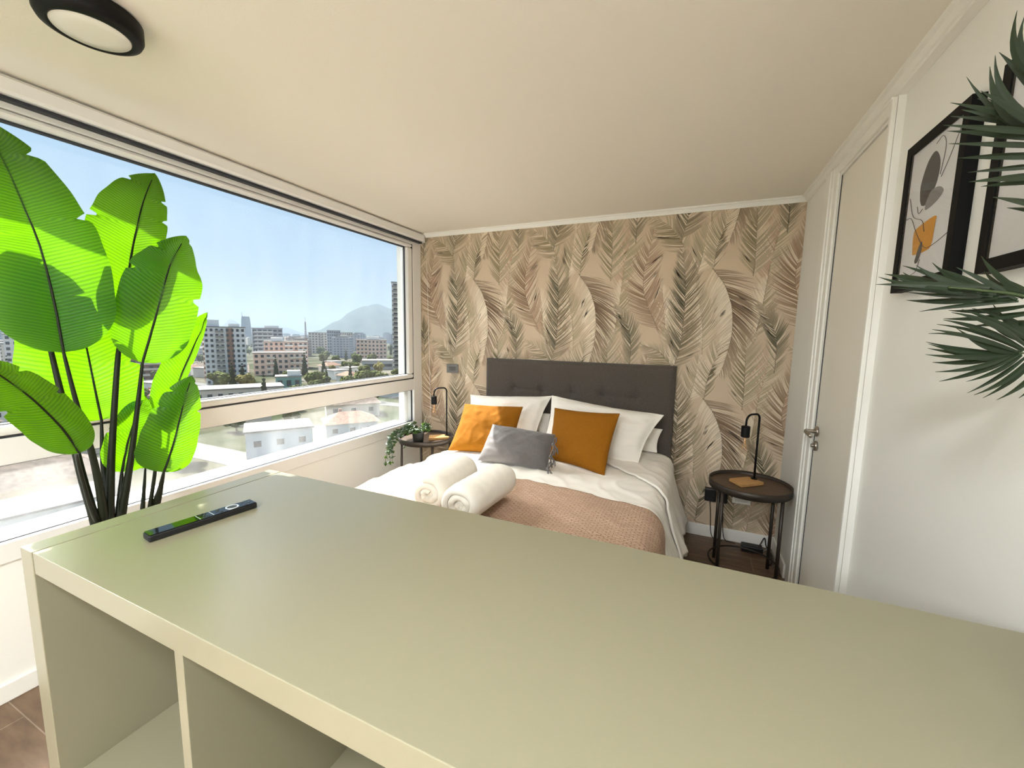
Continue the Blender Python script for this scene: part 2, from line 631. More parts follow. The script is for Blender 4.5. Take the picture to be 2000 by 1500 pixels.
yb_ = YB - 0.002
crown('trim_1', [(yb_, H), (yb_, H - 0.036), (yb_ - 0.006, H - 0.036), (yb_ - 0.010, H - 0.026), (yb_ - 0.022, H - 0.012), (yb_ - 0.03, H - 0.010), (yb_ - 0.03, H)], 'x', XL + 0.07, XD)
crown('trim_2', [(XR - 0.001, H), (XR - 0.001, H - 0.045), (XD - 0.008, H - 0.045), (XD - 0.010, H - 0.036), (XD - 0.016, H - 0.032), (XD - 0.022, H - 0.014), (XD - 0.034, H - 0.010), (XD - 0.034, H)], 'y', YF, YB - 0.032)

# ------------------------------------------------------------------ door in the right wall
bm = B(XD + 0.004, XD + 0.044, 2.012, 2.578, 0.006, 2.285)
door = struct('door_1', bm, nmat('white_door_lacquer', (0.82, 0.78, 0.70), 0.35))
bm = bmesh.new()
box(bm, XD - 0.012, XD - 0.0005, 2.60, 2.655, 0, 2.345)
box(bm, XD - 0.018, XD - 0.0005, 2.655, 2.685, 0, 2.345)
box(bm, XD - 0.024, XD - 0.0005, 2.685, 2.765, 0, 2.345)
box(bm, XD - 0.012, XD - 0.0005, 1.992, 2.60, 2.305, 2.352)
box(bm, XD - 0.020, XD - 0.0005, 1.992, 2.70, 2.345, 2.354)
obj('door_casing', bm, trim_m, door, bevel=0.003)
struct('trim_3', B(XD - 0.016, XD - 0.0005, 1.990, 2.010, 0, 2.354), trim_m, bevel=0.003)
obj('leaf_gap', B(XD + 0.0005, XD + 0.003, 2.5785, 2.5845, 0.006, 2.287), gasket, door)
steel = nmat('brushed_steel', (0.36, 0.32, 0.27), 0.32, 0.9)
bm = bmesh.new()
tube(bm, [(XD + 0.002, 2.535, 1.012), (XD - 0.008, 2.535, 1.012)], 0.027, 24)
tube(bm, [(XD - 0.006, 2.535, 1.012), (XD - 0.05, 2.535, 1.012)], 0.0095, 12)
tube(bm, [(XD - 0.048, 2.528, 1.012), (XD - 0.054, 2.50, 1.012), (XD - 0.056, 2.40, 1.010)], [0.0105, 0.0105, 0.0095], 12)
h_ = obj('door_handle', bm, steel, door, smooth=True, bevel=0.002, label='steel lever handle')
bm = bmesh.new()
tube(bm, [(XD + 0.002, 2.527, 0.938), (XD - 0.010, 2.527, 0.938)], 0.026, 24)
tube(bm, [(XD - 0.008, 2.527, 0.938), (XD - 0.022, 2.527, 0.938)], 0.009, 12)
obj('door_lock', bm, steel, door, smooth=True, bevel=0.002, label='steel round lock cylinder')

# ------------------------------------------------------------------ window along the left wall
win = thing('window_1', None, None, (XL, 1.2, 0.56))
win['kind'] = 'structure'
XI = XL + 0.012
bm = bmesh.new()
box(bm, XL - 0.07, XI, GY0, YB - 0.003, 0.56, 0.642)              # bottom rail
box(bm, XL - 0.07, XI - 0.001, GY0 + 0.061, 3.154, 0.947, 1.052)  # transom
box(bm, XL - 0.07, XI, GY0, YB - 0.003, 2.285, 2.318)             # head
box(bm, XL - 0.07, XI, 3.155, YB - 0.003, 0.642, 2.285)           # right jamb
box(bm, XL - 0.07, XI, GY0, GY0 + 0.06, 0.642, 2.285)             # left jamb
obj('window_frame', bm, pvc, win, bevel=0.004)
bm = bmesh.new()
box(bm, XL - 0.06, XI + 0.006, GY0 + 0.07, 3.145, 1.060, 1.101)
box(bm, XL - 0.06, XI + 0.006, GY0 + 0.07, 3.145, 2.252, 2.283)
box(bm, XL - 0.06, XI + 0.006, 3.072, 3.145, 1.101, 2.252)
obj('window_sash', bm, pvc, win, bevel=0.016)
bm = bmesh.new()
xg = XL - 0.012
for (y0, y1, z0, z1) in ((GY0 + 0.07, 3.072, 1.101, 2.252), (GY0 + 0.06, 3.155, 0.642, 0.947)):
    g = 0.006
    box(bm, xg - 0.03, xg, y0, y1, z1 - g, z1)
    box(bm, xg - 0.03, xg, y0, y1, z0, z0 + g * 0.6)
    box(bm, xg - 0.012, xg, y1 - g * 1.2, y1, z0, z1)
box(bm, XL - 0.05, XI - 0.004, GY0 + 0.07, 3.155, 1.052, 1.060)
box(bm, XL - 0.05, XI - 0.004, 3.145, 3.155, 1.052, 2.285)
obj('gasket_line', bm, gasket, win)
obj('upper_pane', B(XL - 0.034, XL - 0.030, GY0 + 0.06, 3.085, 1.09, 2.26), glass_mat('window_glass', 0.006), win)
obj('lower_pane', B(XL - 0.034, XL - 0.030, GY0 + 0.05, 3.165, 0.635, 0.955), glass_mat('dusty_window_glass', 0.042), win)
obj('outer_sill', B(XL - 0.20, XL - 0.036, GY0, 3.111, 0.605, 0.640), nmat('white_outer_sill', (0.86, 0.85, 0.82), 0.5), win)

# ------------------------------------------------------------------ roller blind under the ceiling
rb = thing('roller_blind', 'white roller blind cassette with a bead chain, mounted along the top of the window', 'blind', (XL, 1.2, 2.318))
bm = bmesh.new()
prof = [(XL + 0.004, 2.396), (XL + 0.052, 2.392), (XL + 0.066, 2.378), (XL + 0.068, 2.335), (XL + 0.060, 2.324), (XL + 0.004, 2.321)]
r0 = [bm.verts.new((x, GY0, z)) for x, z in prof]
r1 = [bm.verts.new((x, YB - 0.028, z)) for x, z in prof]
for i in range(6): bm.faces.new((r0[i], r0[(i + 1) % 6], r1[(i + 1) % 6], r1[i]))
bm.faces.new(r0); bm.faces.new(r1)
obj('cassette', bm, pvc, rb)
obj('end_cap', B(XL + 0.003, XL + 0.071, YB - 0.0275, YB - 0.014, 2.316, 2.3985), nmat('grey_plastic_cap', (0.62, 0.60, 0.56), 0.4), rb, bevel=0.003)
obj('gap_shade_strip', B(XL + 0.0125, XL + 0.045, GY0, YB - 0.03, 2.3085, 2.3195), gasket, rb, label='dark strip standing for the shadowed gap below the cassette')  # dark strip put in for the shade of the gap under the cassette
bm = bmesh.new()
cp = [(-2.389, 3.255, 2.318), (-2.390, 3.255, 1.7), (-2.388, 3.255, 1.2), (-2.374, 3.255, 0.80), (-2.362, 3.255, 0.70), (-2.335, 3.256, 0.672), (-2.300, 3.257, 0.675), (-2.286, 3.257, 0.72), (-2.292, 3.257, 1.1), (-2.304, 3.256, 1.7), (-2.322, 3.255, 2.318)]
cpts = catmull(cp, 300)
tube(bm, cpts, [0.0022 if i % 2 else 0.0013 for i in range(301)], 6)
obj('bead_chain', bm, nmat('white_bead_chain', (0.82, 0.79, 0.72), 0.4), rb, smooth=True)

# ------------------------------------------------------------------ ceiling lights
black_m = nmat('black_metal', (0.004, 0.004, 0.004), 0.5, spec=0.2)


def ceiling_light(label, x, y):
    t = thing('ceiling_light', label, 'ceiling light', (x, y, H), 'round black ceiling lights')
    bm = bmesh.new()
    lathe(bm, [(0.0, 0), (0.112, 0), (0.118, -0.006), (0.118, -0.04), (0.112, -0.052), (0.095, -0.060), (0.090, -0.060), (0.088, -0.054), (0.0, -0.054)], (0, 0, -0.0005), 64)
    obj('light_frame', bm, black_m, t, smooth=True, local=True)
    bm = bmesh.new()
    lathe(bm, [(0.0, -0.062), (0.05, -0.0615), (0.086, -0.058), (0.088, -0.055), (0, -0.055)], (0, 0, 0), 64)
    obj('diffuser', bm, nmat('frosted_diffuser', (0.80, 0.77, 0.71), 0.35), t, smooth=True, local=True)
    for a in (radians(-52), radians(128)):
        d_ = Vector((cos(a), sin(a), 0))
        obj('screw', tube(bmesh.new(), [d_ * 0.116 + Vector((0, 0, -0.026)), d_ * 0.121 + Vector((0, 0, -0.026))], 0.004, 10), nmat('bright_screw', (0.7, 0.7, 0.68), 0.3, 0.8), t, local=True)
    return t


ceiling_light('round black rimmed ceiling light with frosted diffuser near the window', -1.675, 0.70)
ceiling_light('round black rimmed ceiling light added out of view to house a fill lamp', -0.25, -0.45)  # unseen copy, added as housing for the nearer fill lamp
kp = thing('fill_lamp_panel', 'flat white rectangular panel added out of view above the rear fill lamp', 'ceiling light', (-0.6, -2.1, H))  # unseen panel, added to go with the rear fill lamp
obj('panel_frame', B(-1.45, 0.25, -2.55, -1.65, H - 0.055, H - 0.0005), trim_m, kp, bevel=0.004)

# ------------------------------------------------------------------ counter / shelf unit in front
lam = nmat('white_laminate', (0.25, 0.231, 0.155), 0.28, bump=0.05, bscale=600)
CZ, CX0, CX1, CY0, CY1 = 0.954, -1.452, 0.634, 0.378, 1.016
ct = thing('shelf_counter', 'white laminate open shelf counter with thick top between the camera and the bed', 'counter', (-0.4, 0.7, 0))
obj('worktop', B(CX0 + 0.0635, CX1, CY0, CY1, CZ - 0.054, CZ), lam, ct, bevel=0.0015)
obj('side_panel', B(CX0, CX0 + 0.06, CY0 - 0.001, CY1, 0.0, CZ), lam, ct, bevel=0.0015)
obj('side_panel', B(CX1 - 0.06, CX1, CY0, CY1, 0.0, CZ - 0.0545), lam, ct, bevel=0.0015)
obj('divider', B(-0.832, -0.806, CY0 + 0.002, CY1 - 0.02, 0.336, CZ - 0.0545), lam, ct, bevel=0.001)
obj('divider', B(-0.23, -0.204, CY0 + 0.002, CY1 - 0.02, 0.336, CZ - 0.0545), lam, ct, bevel=0.001)
obj('shelf', B(CX0 + 0.0605, CX1 - 0.0605, CY0 + 0.004, CY1 - 0.02, 0.300, 0.3355), lam, ct, bevel=0.001)
obj('shelf', B(CX0 + 0.0605, CX1 - 0.0605, CY0 + 0.004, CY1 - 0.02, 0.03, 0.06), lam, ct, bevel=0.001)
obj('back_panel', B(CX0 + 0.0605, CX1 - 0.0605, CY1 - 0.0195, CY1 - 0.002, 0.03, CZ - 0.0545), lam, ct)

# ------------------------------------------------------------------ remote control on the counter
rt = thing('remote_control', 'slim black television remote control lying on the white counter', 'remote control', (-1.2, 0.645, CZ), rotz=radians(-8.5))
RL, RW, RT = 0.254, 0.041, 0.019
blk = nmat('black_plastic', (0.006, 0.006, 0.007), 0.45)
gls = nmat('glossy_black_plastic', (0.004, 0.004, 0.005), 0.06)
o = obj('body', B(-RW / 2, RW / 2, -RL / 2, RL / 2, 0.0005, RT - 0.001), blk, rt, local=True, bevel=0.004)
obj('front_plate', B(-RW / 2 + 0.002, RW / 2 - 0.002, -RL / 2 + 0.003, RL / 2 - 0.003, RT - 0.0008, RT), gls, rt, local=True)
silver = nmat('silver_ring', (0.75, 0.75, 0.76), 0.25, 0.6)
bm = bmesh.new()
lathe(bm, [(0.0125, 0), (0.0165, 0), (0.0165, 0.0012), (0.0125, 0.0012), (0.0125, 0)], (0, 0.068, RT), 40)
obj('navigation_ring', bm, silver, rt, local=True, smooth=False, label='silver ring')
bm = lathe(bmesh.new(), [(0, 0.0012), (0.010, 0.001), (0.0105, 0), (0, 0)], (0, 0.068, RT), 24)
obj('centre_button', bm, blk, rt, local=True)
for (x, y) in ((-0.011, 0.100), (0.011, 0.100), (0.0, 0.112), (-0.011, 0.036), (0.011, 0.036), (0.0, 0.030), (-0.011, 0.004), (0.011, 0.004), (-0.011, -0.006), (0.011, -0.006), (0, -0.001)):
    obj('button', lathe(bmesh.new(), [(0, 0.0011), (0.0036, 0.001), (0.004, 0), (0, 0)], (x, y, RT), 14), blk, rt, local=True)
for y in (0.016, -0.016):
    obj('edge_strip', B(-RW / 2 + 0.003, RW / 2 - 0.003, y - 0.0008, y + 0.0008, RT, RT + 0.0004), silver, rt, local=True, label='thin silver line')

# ------------------------------------------------------------------ bed
def fabric(name, c, rough=0.9, bump=0.25, scale=900, sheen=0.3, var=0.05, vscale=40, stretch=(1, 1, 1)):
    m = nmat(name, c, rough, bump=bump, bscale=scale, var=var, vscale=vscale, spec=0.2, stretch=stretch)
    m.node_tree.nodes['Principled BSDF'].inputs['Sheen Weight'].default_value = sheen
    return m


linen = fabric('white_cotton', (0.84, 0.80, 0.735), 0.9, 0.2, 500, 0.1, 0.02, 6)
grey_up = fabric('grey_upholstery', (0.092, 0.078, 0.066), 0.9, 0.5, 700, 0.15, 0.22, 90, (1, 1, 3))
mustard = fabric('mustard_canvas', (0.262, 0.097, 0.004), 0.9, 0.4, 800, 0.0, 0.07, 120)
grey_v = fabric('grey_satin_weave', (0.125, 0.115, 0.112), 0.55, 0.3, 700, 0.3, 0.06, 60)
BX0, BX1, BXC = -1.70, -0.10, -0.90
BT = 0.626                                  # top of the made bed
bed = thing('bed', 'double bed with grey button tufted headboard against the palm wallpaper', 'bed', (BXC, 2.2, 0))
# headboard: an upholstered slab, pulled in at the buttons
BTN = [-1.39, -1.138, -0.883, -0.628, -0.373]
BTZ = [1.022, 0.78]
SEAMS = [-1.39 - 0.252, *BTN, -0.373 + 0.252]
bm = bmesh.new()
hx0, hx1, hz0, hz1, hy = -1.668, -0.098, 0.25, 1.272, 3.20
NX, NZ = 150, 90


def head_y(x, z):
    e = min(x - hx0, hx1 - x, hz1 - z, 0.05) / 0.05
    y = hy + 0.035 * (1 - sqrt(max(0, 1 - (1 - e) ** 2)))
    for bx in BTN:
        for bz in BTZ:
            r2 = (x - bx) ** 2 + (z - bz) ** 2
            y += 0.026 * exp(-r2 / 0.0016) + 0.006 * exp(-r2 / 0.009)
    for bz in BTZ:
        if BTN[0] - 0.02 < x < BTN[-1] + 0.02: y += 0.006 * exp(-((z - bz) / 0.012) ** 2)
    for bx in BTN:
        if z < hz1: y += 0.0022 * exp(-((x - bx) / 0.010) ** 2)
    return y


g = []
for j in range(NZ + 1):
    row = []
    for i in range(NX + 1):
        u = i / NX; v = j / NZ
        x = hx0 + (hx1 - hx0) * u; z = hz0 + (hz1 - hz0) * v
        row.append(bm.verts.new((x, head_y(x, z), z)))
    g.append(row)
for j in range(NZ):
    for i in range(NX): bm.faces.new((g[j][i], g[j][i + 1], g[j + 1][i + 1], g[j + 1][i]))
bk = [bm.verts.new(p) for p in ((hx0, YB - 0.004, hz0), (hx1, YB - 0.004, hz0), (hx1, YB - 0.004, hz1), (hx0, YB - 0.004, hz1))]
bm.faces.new((bk[0], bk[3], bk[2], bk[1]))
bm.faces.new([g[NZ][i] for i in range(NX + 1)] + [bk[2], bk[3]])
bm.faces.new([g[0][i] for i in range(NX, -1, -1)] + [bk[0], bk[1]])
bm.faces.new([g[j][0] for j in range(NZ + 1)] + [bk[3], bk[0]])
bm.faces.new([g[j][NX] for j in range(NZ, -1, -1)] + [bk[1], bk[2]])
hb = obj('headboard', bm, grey_up, bed, smooth=True, label='grey tufted headboard')
md = hb.modifiers.new('es', 'EDGE_SPLIT'); md.split_angle = radians(50)
for bz in BTZ:
    for bx in BTN:
        bm = bmesh.new()
        bmesh.ops.create_uvsphere(bm, u_segments=14, v_segments=8, radius=0.011)
        bmesh.ops.scale(bm, vec=(1, 0.5, 1), verts=bm.verts)
        bmesh.ops.translate(bm, vec=(bx, head_y(bx, bz) - 0.002, bz), verts=bm.verts)
        obj('button', bm, grey_up, hb, smooth=True)
obj('bed_base', B(BX0 + 0.02, BX1 - 0.02, 1.22, 3.195, 0.06, 0.30), grey_up, bed, bevel=0.015)
obj('mattress', B(BX0 + 0.015, BX1 - 0.015, 1.22, 3.195, 0.302, BT - 0.035), linen, bed, bevel=0.04)
for x in (BX0 + 0.1, BX1 - 0.1):
    for y in (1.3, 3.1):
        obj('leg', tube(bmesh.new(), [(x, y, 0), (x, y, 0.06)], 0.025, 12), black_m, bed)


def wrinkle(x, y, a=0.010):
    v = noise.noise(Vector((x * 3.1, y * 5.0, 1.7))) * a
    v += noise.noise(Vector((x * 9.0 + y * 4, y * 13.0 - x * 3, 4.2))) * a * 0.55
    r = 1 - abs(noise.noise(Vector((x * 5.0 - y * 2, y * 7 + x * 4, 9.1))))
    return v + (r ** 6) * a * 0.8


def cover_point(s, y, lift, hang, flare, seed=0.0, wr=1.0):
    """s: distance across from the bed's centre line; past the edge the cloth turns down"""
    Wt, r = 0.80 + lift, 0.10
    sg = 1 if s >= 0 else -1
    a = abs(s)
    top = BT + lift - 0.004
    flat = Wt - r
    if a <= flat:
        n = Vector((0, 0, 1)); p = Vector((BXC + s, y, top - 0.018 * (a / flat) ** 4))
    elif a <= flat + r * pi / 2:
        t = (a - flat) / r
        n = Vector((sg * sin(t), 0, cos(t))); p = Vector((BXC + sg * (flat + r * sin(t)), y, top - 0.018 - r * (1 - cos(t))))
    else:
        dd = a - flat - r * pi / 2
        n = Vector((sg, 0, 0.15)); k = dd / max(hang, 0.01)
        fold = sin(y * 17 + seed) * 0.5 + sin(y * 31 + 1.3 + seed) * 0.3
        p = Vector((BXC + sg * (Wt + flare * (k ** 1.0) + fold * 0.022 * k), y + 0.02 * k * sin(y * 23 + seed), top - 0.018 - r - dd))
    return p + n * (wrinkle(p.x, p.y + p.z * 0.5) * wr)


def cover(name, label, cat, lift, hang_l, hang_r, flare, y0f, y1f, mat, thick, ns=150, ny=90, seed=0.0, wr=1.0, parent=None, hemw=0.0):
    bm = bmesh.new()
    uvl = bm.loops.layers.uv.new('UVMap')
    half = 0.80 + lift - 0.10 + 0.10 * pi / 2
    s0, s1 = -(half + hang_l), half + hang_r
    g = []
    for j in range(ny + 1):
        row = []
        for i in range(ns + 1):
            s = s0 + (s1 - s0) * i / ns
            ya, yb2 = y0f(s), y1f(s)
            y = ya + (yb2 - ya) * j / ny
            if hemw and (i == 0 or i == ns): y += 0
            row.append((bm.verts.new(cover_point(s, y, lift, hang_r if s > 0 else hang_l, flare if s > 0 else 0.0, seed, wr)), s, y))
        g.append(row)
    for j in range(ny):
        for i in range(ns):
            q = (g[j][i], g[j][i + 1], g[j + 1][i + 1], g[j + 1][i])
            f = bm.faces.new([a[0] for a in q])
            for lp, a in zip(f.loops, q): lp[uvl].uv = (a[1], a[2])
    if hemw:      # soft waves along the lower hem
        for j in range(ny + 1):
            v, s, y = g[j][ns]
            for i2 in range(6):
                g[j][ns - i2][0].co.z += hemw * (sin(y * 14) * 0.6 + sin(y * 27 + 2) * 0.4) * (1 - i2 / 6)
    o = obj(name, bm, mat, parent, smooth=True, solid=thick)
    if label: tag(o, label, cat)
    return o


cover('duvet', 'white cotton duvet spread over the bed and hanging down its right side', 'duvet', 0.004, 0.06, 0.34, 0.12,
      lambda s: 1.24, lambda s: 2.95 - max(0, s - 0.6) * 0.35, linen, 0.014, 170, 120, 0.0, 1.25, hemw=0.035)
fold = cover('turned_down_sheet', 'white sheet edge turned down over the duvet beside the right pillows', 'sheet', 0.024, 0.05, 0.30, 0.10,
             lambda s: 2.80 - max(0, s - 0.30) * 0.85 if s < 0.8 else 2.375 - (s - 0.8) * 0.12, lambda s: 3.10 - max(0, s - 0.75) * 0.35, linen, 0.012, 150, 50, 3.3, 0.9)


def throw_material():
    m = bpy.data.materials.new('dusty_pink_stitched_cotton')
    m.use_nodes = True
    nt = m.node_tree
    b = nt.nodes['Principled BSDF']
    b.inputs['Roughness'].default_value = 0.95
    b.inputs['Specular IOR Level'].default_value = 0.15
    uv = nt.nodes.new('ShaderNodeUVMap'); uv.uv_map = 'UVMap'
    mp = nt.nodes.new('ShaderNodeMapping'); mp.inputs['Scale'].default_value = (1, 1, 1)
    br = nt.nodes.new('ShaderNodeTexBrick')
    br.inputs['Scale'].default_value = 1.0
    br.inputs['Brick Width'].default_value = 0.032
    br.inputs['Row Height'].default_value = 0.013
    br.inputs['Mortar Size'].default_value = 0.0022
    br.inputs['Mortar Smooth'].default_value = 0.6
    br.inputs['Color1'].default_value = (0.58, 0.415, 0.315, 1)
    br.inputs['Color2'].default_value = (0.53, 0.37, 0.275, 1)
    br.inputs['Mortar'].default_value = (0.36, 0.225, 0.155, 1)
    nz = nt.nodes.new('ShaderNodeTexNoise'); nz.inputs['Scale'].default_value = 60
    vm = nt.nodes.new('ShaderNodeMixRGB'); vm.blend_type = 'LINEAR_LIGHT'; vm.inputs[0].default_value = 0.006
    nt.links.new(uv.outputs[0], mp.inputs[0])
    nt.links.new(mp.outputs[0], vm.inputs[1])
    nt.links.new(nz.outputs['Color'], vm.inputs[2])
    nt.links.new(mp.outputs[0], nz.inputs['Vector'])
    nt.links.new(vm.outputs[0], br.inputs['Vector'])
    nt.links.new(br.outputs['Color'], b.inputs['Base Color'])
    bp = nt.nodes.new('ShaderNodeBump'); bp.inputs['Strength'].default_value = 0.8; bp.inputs['Distance'].default_value = 0.004; bp.invert = True
    nt.links.new(br.outputs['Fac'], bp.inputs['Height'])
    nt.links.new(bp.outputs[0], b.inputs['Normal'])
    return m


cover('throw_blanket', 'dusty pink stitched throw laid across the foot half of the bed', 'blanket', 0.022, 0.10, 0.36, 0.06,
      lambda s: 1.30, lambda s: 2.105 - max(0, s - 0.3) * 0.10 + 0.004 * sin(s * 20), throw_material(), 0.012, 150, 70, 0.9, 0.75)


# ------------------------------------------------------------------ pillows and cushions
def pillow(name, label, cat, bl, br_, tr, tl, thick, mat, pinch=0.10, seed=0.0, flange=0.0, crease=0.006, group=None, sag=0.0, n=(34, 28), seam=None):
    bl, br_, tr, tl = [Vector(p) for p in (bl, br_, tr, tl)]
    nrm = ((br_ - bl).cross(tl - bl)).normalized()
    ctr = (bl + br_ + tr + tl) / 4
    bm = bmesh.new()
    nu, nv = n
    sheets = []
    for sd in (1, -1):
        g = []
        for j in range(nv + 1):
            row = []
            for i in range(nu + 1):
                u, v = i / nu, j / nv
                a, b = 2 * u - 1, 2 * v - 1
                p = bl.lerp(br_, u).lerp(tl.lerp(tr, u), v)
                # edges pull in between the corners
                edge = max(abs(a), abs(b))
                k = pinch * ((1 - a * a) * abs(b) ** 3 + (1 - b * b) * abs(a) ** 3)
                p = p.lerp(ctr, k * 0.9)
                fa = max(0, 1 - (abs(a) / (1 - flange)) ** 2.6) if abs(a) < 1 - flange else 0
                fb = max(0, 1 - (abs(b) / (1 - flange)) ** 2.6) if abs(b) < 1 - flange else 0
                t = thick * (fa ** 0.55) * (fb ** 0.55)
                t *= 1 - sag * b
                w = noise.noise(Vector((u * 4 + seed, v * 4, seed))) * crease * 2 + noise.noise(Vector((u * 11 + v * 5, v * 10 + seed, sd * 3.0))) * crease
                rr = (1 - abs(noise.noise(Vector((u * 5 + seed, v * 5 - u * 3, 7.7 + sd))))) ** 5 * crease * 1.4
                q = p + nrm * (sd * t + (w + rr) * (0.3 + 0.7 * fa * fb))
                row.append(bm.verts.new(q) if sd == 1 or (0 < i < nu and 0 < j < nv) else sheets[0][j][i])
            g.append(row)
        sheets.append(g)
        for j in range(nv):
            for i in range(nu):
                f = (g[j][i], g[j][i + 1], g[j + 1][i + 1], g[j + 1][i])
                bm.faces.new(f if sd == 1 else tuple(reversed(f)))
    o = obj(name, bm, mat, smooth=True, subd=1)
    tag(o, label, cat, group)
    return o, sheets, nrm


pillow('pillow', 'white pillow lying flat behind the left upright pillow, mostly hidden', 'pillow', (-1.60, 3.03, 0.66), (-0.97, 3.03, 0.66), (-1.02, 3.13, 0.85), (-1.58, 3.13, 0.85), 0.045, linen, 0.06, 1.1, flange=0.05)
pillow('pillow', 'white pillow lying behind the right upright pillow, corner showing at its right', 'pillow', (-0.90, 3.02, 0.66), (-0.175, 3.04, 0.655), (-0.150, 3.12, 0.818), (-0.88, 3.13, 0.85), 0.048, linen, 0.06, 2.3, flange=0.05)
pillow('pillow', 'white upright pillow at the head of the bed behind the left mustard cushion', 'pillow', (-1.66, 2.84, 0.63), (-1.05, 2.83, 0.63), (-0.985, 3.07, 1.012), (-1.745, 3.06, 0.968), 0.075, linen, 0.09, 3.7, flange=0.07, crease=0.013)
pillow('pillow', 'white upright pillow at the head of the bed behind the right mustard cushion', 'pillow', (-0.99, 2.77, 0.635), (-0.275, 2.78, 0.63), (-0.135, 2.99, 0.950), (-0.995, 3.02, 1.025), 0.085, linen, 0.09, 5.2, flange=0.07, crease=0.015)
pillow('cushion', 'left mustard square cushion, half in sunlight, leaning on the white pillow', 'cushion', (-1.585, 2.46, 0.632), (-1.10, 2.55, 0.632), (-1.117, 2.78, 0.958), (-1.593, 2.72, 0.950), 0.062, mustard, 0.08, 6.1, crease=0.006)
pillow('cushion', 'right mustard square cushion, wholly in shade, leaning on the white pillow', 'cushion', (-0.875, 2.60, 0.632), (-0.442, 2.46, 0.618), (-0.396, 2.68, 0.992), (-0.893, 2.80, 0.968), 0.060, mustard, 0.08, 7.9, crease=0.004)
lum, sh, ln = pillow('lumbar_cushion', 'grey oblong cushion with tie bows at one end, lying in front of the mustard cushions', 'cushion', (-1.275, 2.335, 0.640), (-0.765, 2.335, 0.640), (-0.770, 2.49, 0.845), (-1.252, 2.52, 0.862), 0.082, grey_v, 0.07, 9.4, crease=0.006)
# the ties at its right end
bm = bmesh.new()
for k, z in enumerate((0.80, 0.735, 0.67)):
    y = 2.335 + (z - 0.64) * 0.75
    c = Vector((-0.765, y - 0.045, z))
    for sgn, sz in ((1, 0.045), (-1, 0.040)):
        lp = [c, c + Vector((0.012, -0.022, sgn * sz * 0.8)), c + Vector((0.022, -0.012, sgn * sz * 1.1)), c + Vector((0.016, 0.004, sgn * sz * 0.4)), c]
        tube(bm, catmull(lp, 16), 0.0042, 6)
    tube(bm, catmull([c, c + Vector((0.012, -0.018, -0.03)), c + Vector((0.015, -0.012, -0.068))], 8), 0.0038, 6)
    tube(bm, catmull([c, c + Vector((0.028, -0.004, -0.025)), c + Vector((0.030, 0.006, -0.06))], 8), 0.0038, 6)
    tube(bm, [c + Vector((-0.006, 0, 0)), c + Vector((0.008, -0.006, 0))], 0.009, 8)
obj('tie_bow', bm, grey_v, lum, smooth=True)


# ------------------------------------------------------------------ rolled towels
terry = fabric('white_terry', (0.84, 0.79, 0.70), 0.97, 0.9, 420, 0.4, 0.03, 30)


def towel(label, cx, cy, length, r, rot, seed):
    t = thing('rolled_towel', label, 'towel', (cx, cy, BT + 0.034), 'rolled white towels', rot)
    bm = bmesh.new()
    turns, n, nl = 2.15, 130, 16
    g = []
    for j in range(nl + 1):
        v = j / nl
        row = []
        for i in range(n + 1):
            th = i / n * turns * 2 * pi
            rr = r * (0.30 + 0.70 * (i / n))
            wob = 1 + 0.06 * noise.noise(Vector((cos(th) * 1.5, i / n * 6, seed))) + 0.02 * noise.noise(Vector((v * 9, th * 2, seed + 3)))
            e = min(v, 1 - v) * length / 0.045
            inset = 1 - 0.20 * (max(0, 1 - e)) ** 2
            rr *= wob * inset
            a = th + 0.9 + seed
            x = rr * cos(a) * 1.08
            z = rr * sin(a) * 0.96 + r * 0.93
            z = max(z, 0.004 + (1 - i / n) * 0.02)
            y = (v - 0.5) * length + 0.012 * noise.noise(Vector((th * 0.9, seed, v * 2)))
            y += (0.010 if v < 0.5 else -0.010) * (1 - i / n)
            # soft creases across the roll
            z += 0.0035 * sin(v * 44 + 2 * noise.noise(Vector((th, v * 3, seed)))) * (sin(a) > 0) * (i / n > 0.5) * min(1, e)
            row.append(bm.verts.new((x, y, z)))
        g.append(row)
    for j in range(nl):
        for i in range(n): bm.faces.new((g[j][i], g[j][i + 1], g[j + 1][i + 1], g[j + 1][i]))
    o = obj('towel_roll', bm, terry, t, smooth=True, local=True, solid=0.030)
    o.modifiers['thick'].offset = -1
    o.modifiers['thick'].use_even_offset = False
    md = o.modifiers.new('sub', 'SUBSURF'); md.levels = 1; md.render_levels = 1
    # the core of the roll
    bm = bmesh.new()
    tube(bm, [(0, -length / 2 + 0.03, r * 0.93), (0, length / 2 - 0.03, r * 0.93)], r * 0.36, 16)
    obj('rolled_core', bm, terry, t, smooth=True, local=True)
    return t


towel('left of the two rolled white towels lying on the pink throw', -1.075, 1.665, 0.40, 0.098, radians(4), 0.0)
towel('right of the two rolled white towels lying on the pink throw', -0.850, 1.625, 0.42, 0.102, radians(-3), 2.0)

# ------------------------------------------------------------------ nightstands
def wood_mat(name, c0, c1, scale=6, rough=0.5, stretch=(1, 9, 9)):
    m = nmat(name, c0, rough, var=0.001, vscale=scale, stretch=stretch)
    for nd in m.node_tree.nodes:
        if nd.type == 'VALTORGB':
            nd.color_ramp.elements[0].color = (*c0, 1)
            nd.color_ramp.elements[1].color = (*c1, 1)
    return m


walnut = wood_mat('dark_brown_tray_wood', (0.075, 0.046, 0.028), (0.105, 0.066, 0.040))
oak = wood_mat('light_oak', (0.42, 0.225, 0.075), (0.55, 0.31, 0.12), 10)
brown_metal = nmat('dark_bronze_metal', (0.045, 0.034, 0.026), 0.45, 0.4)


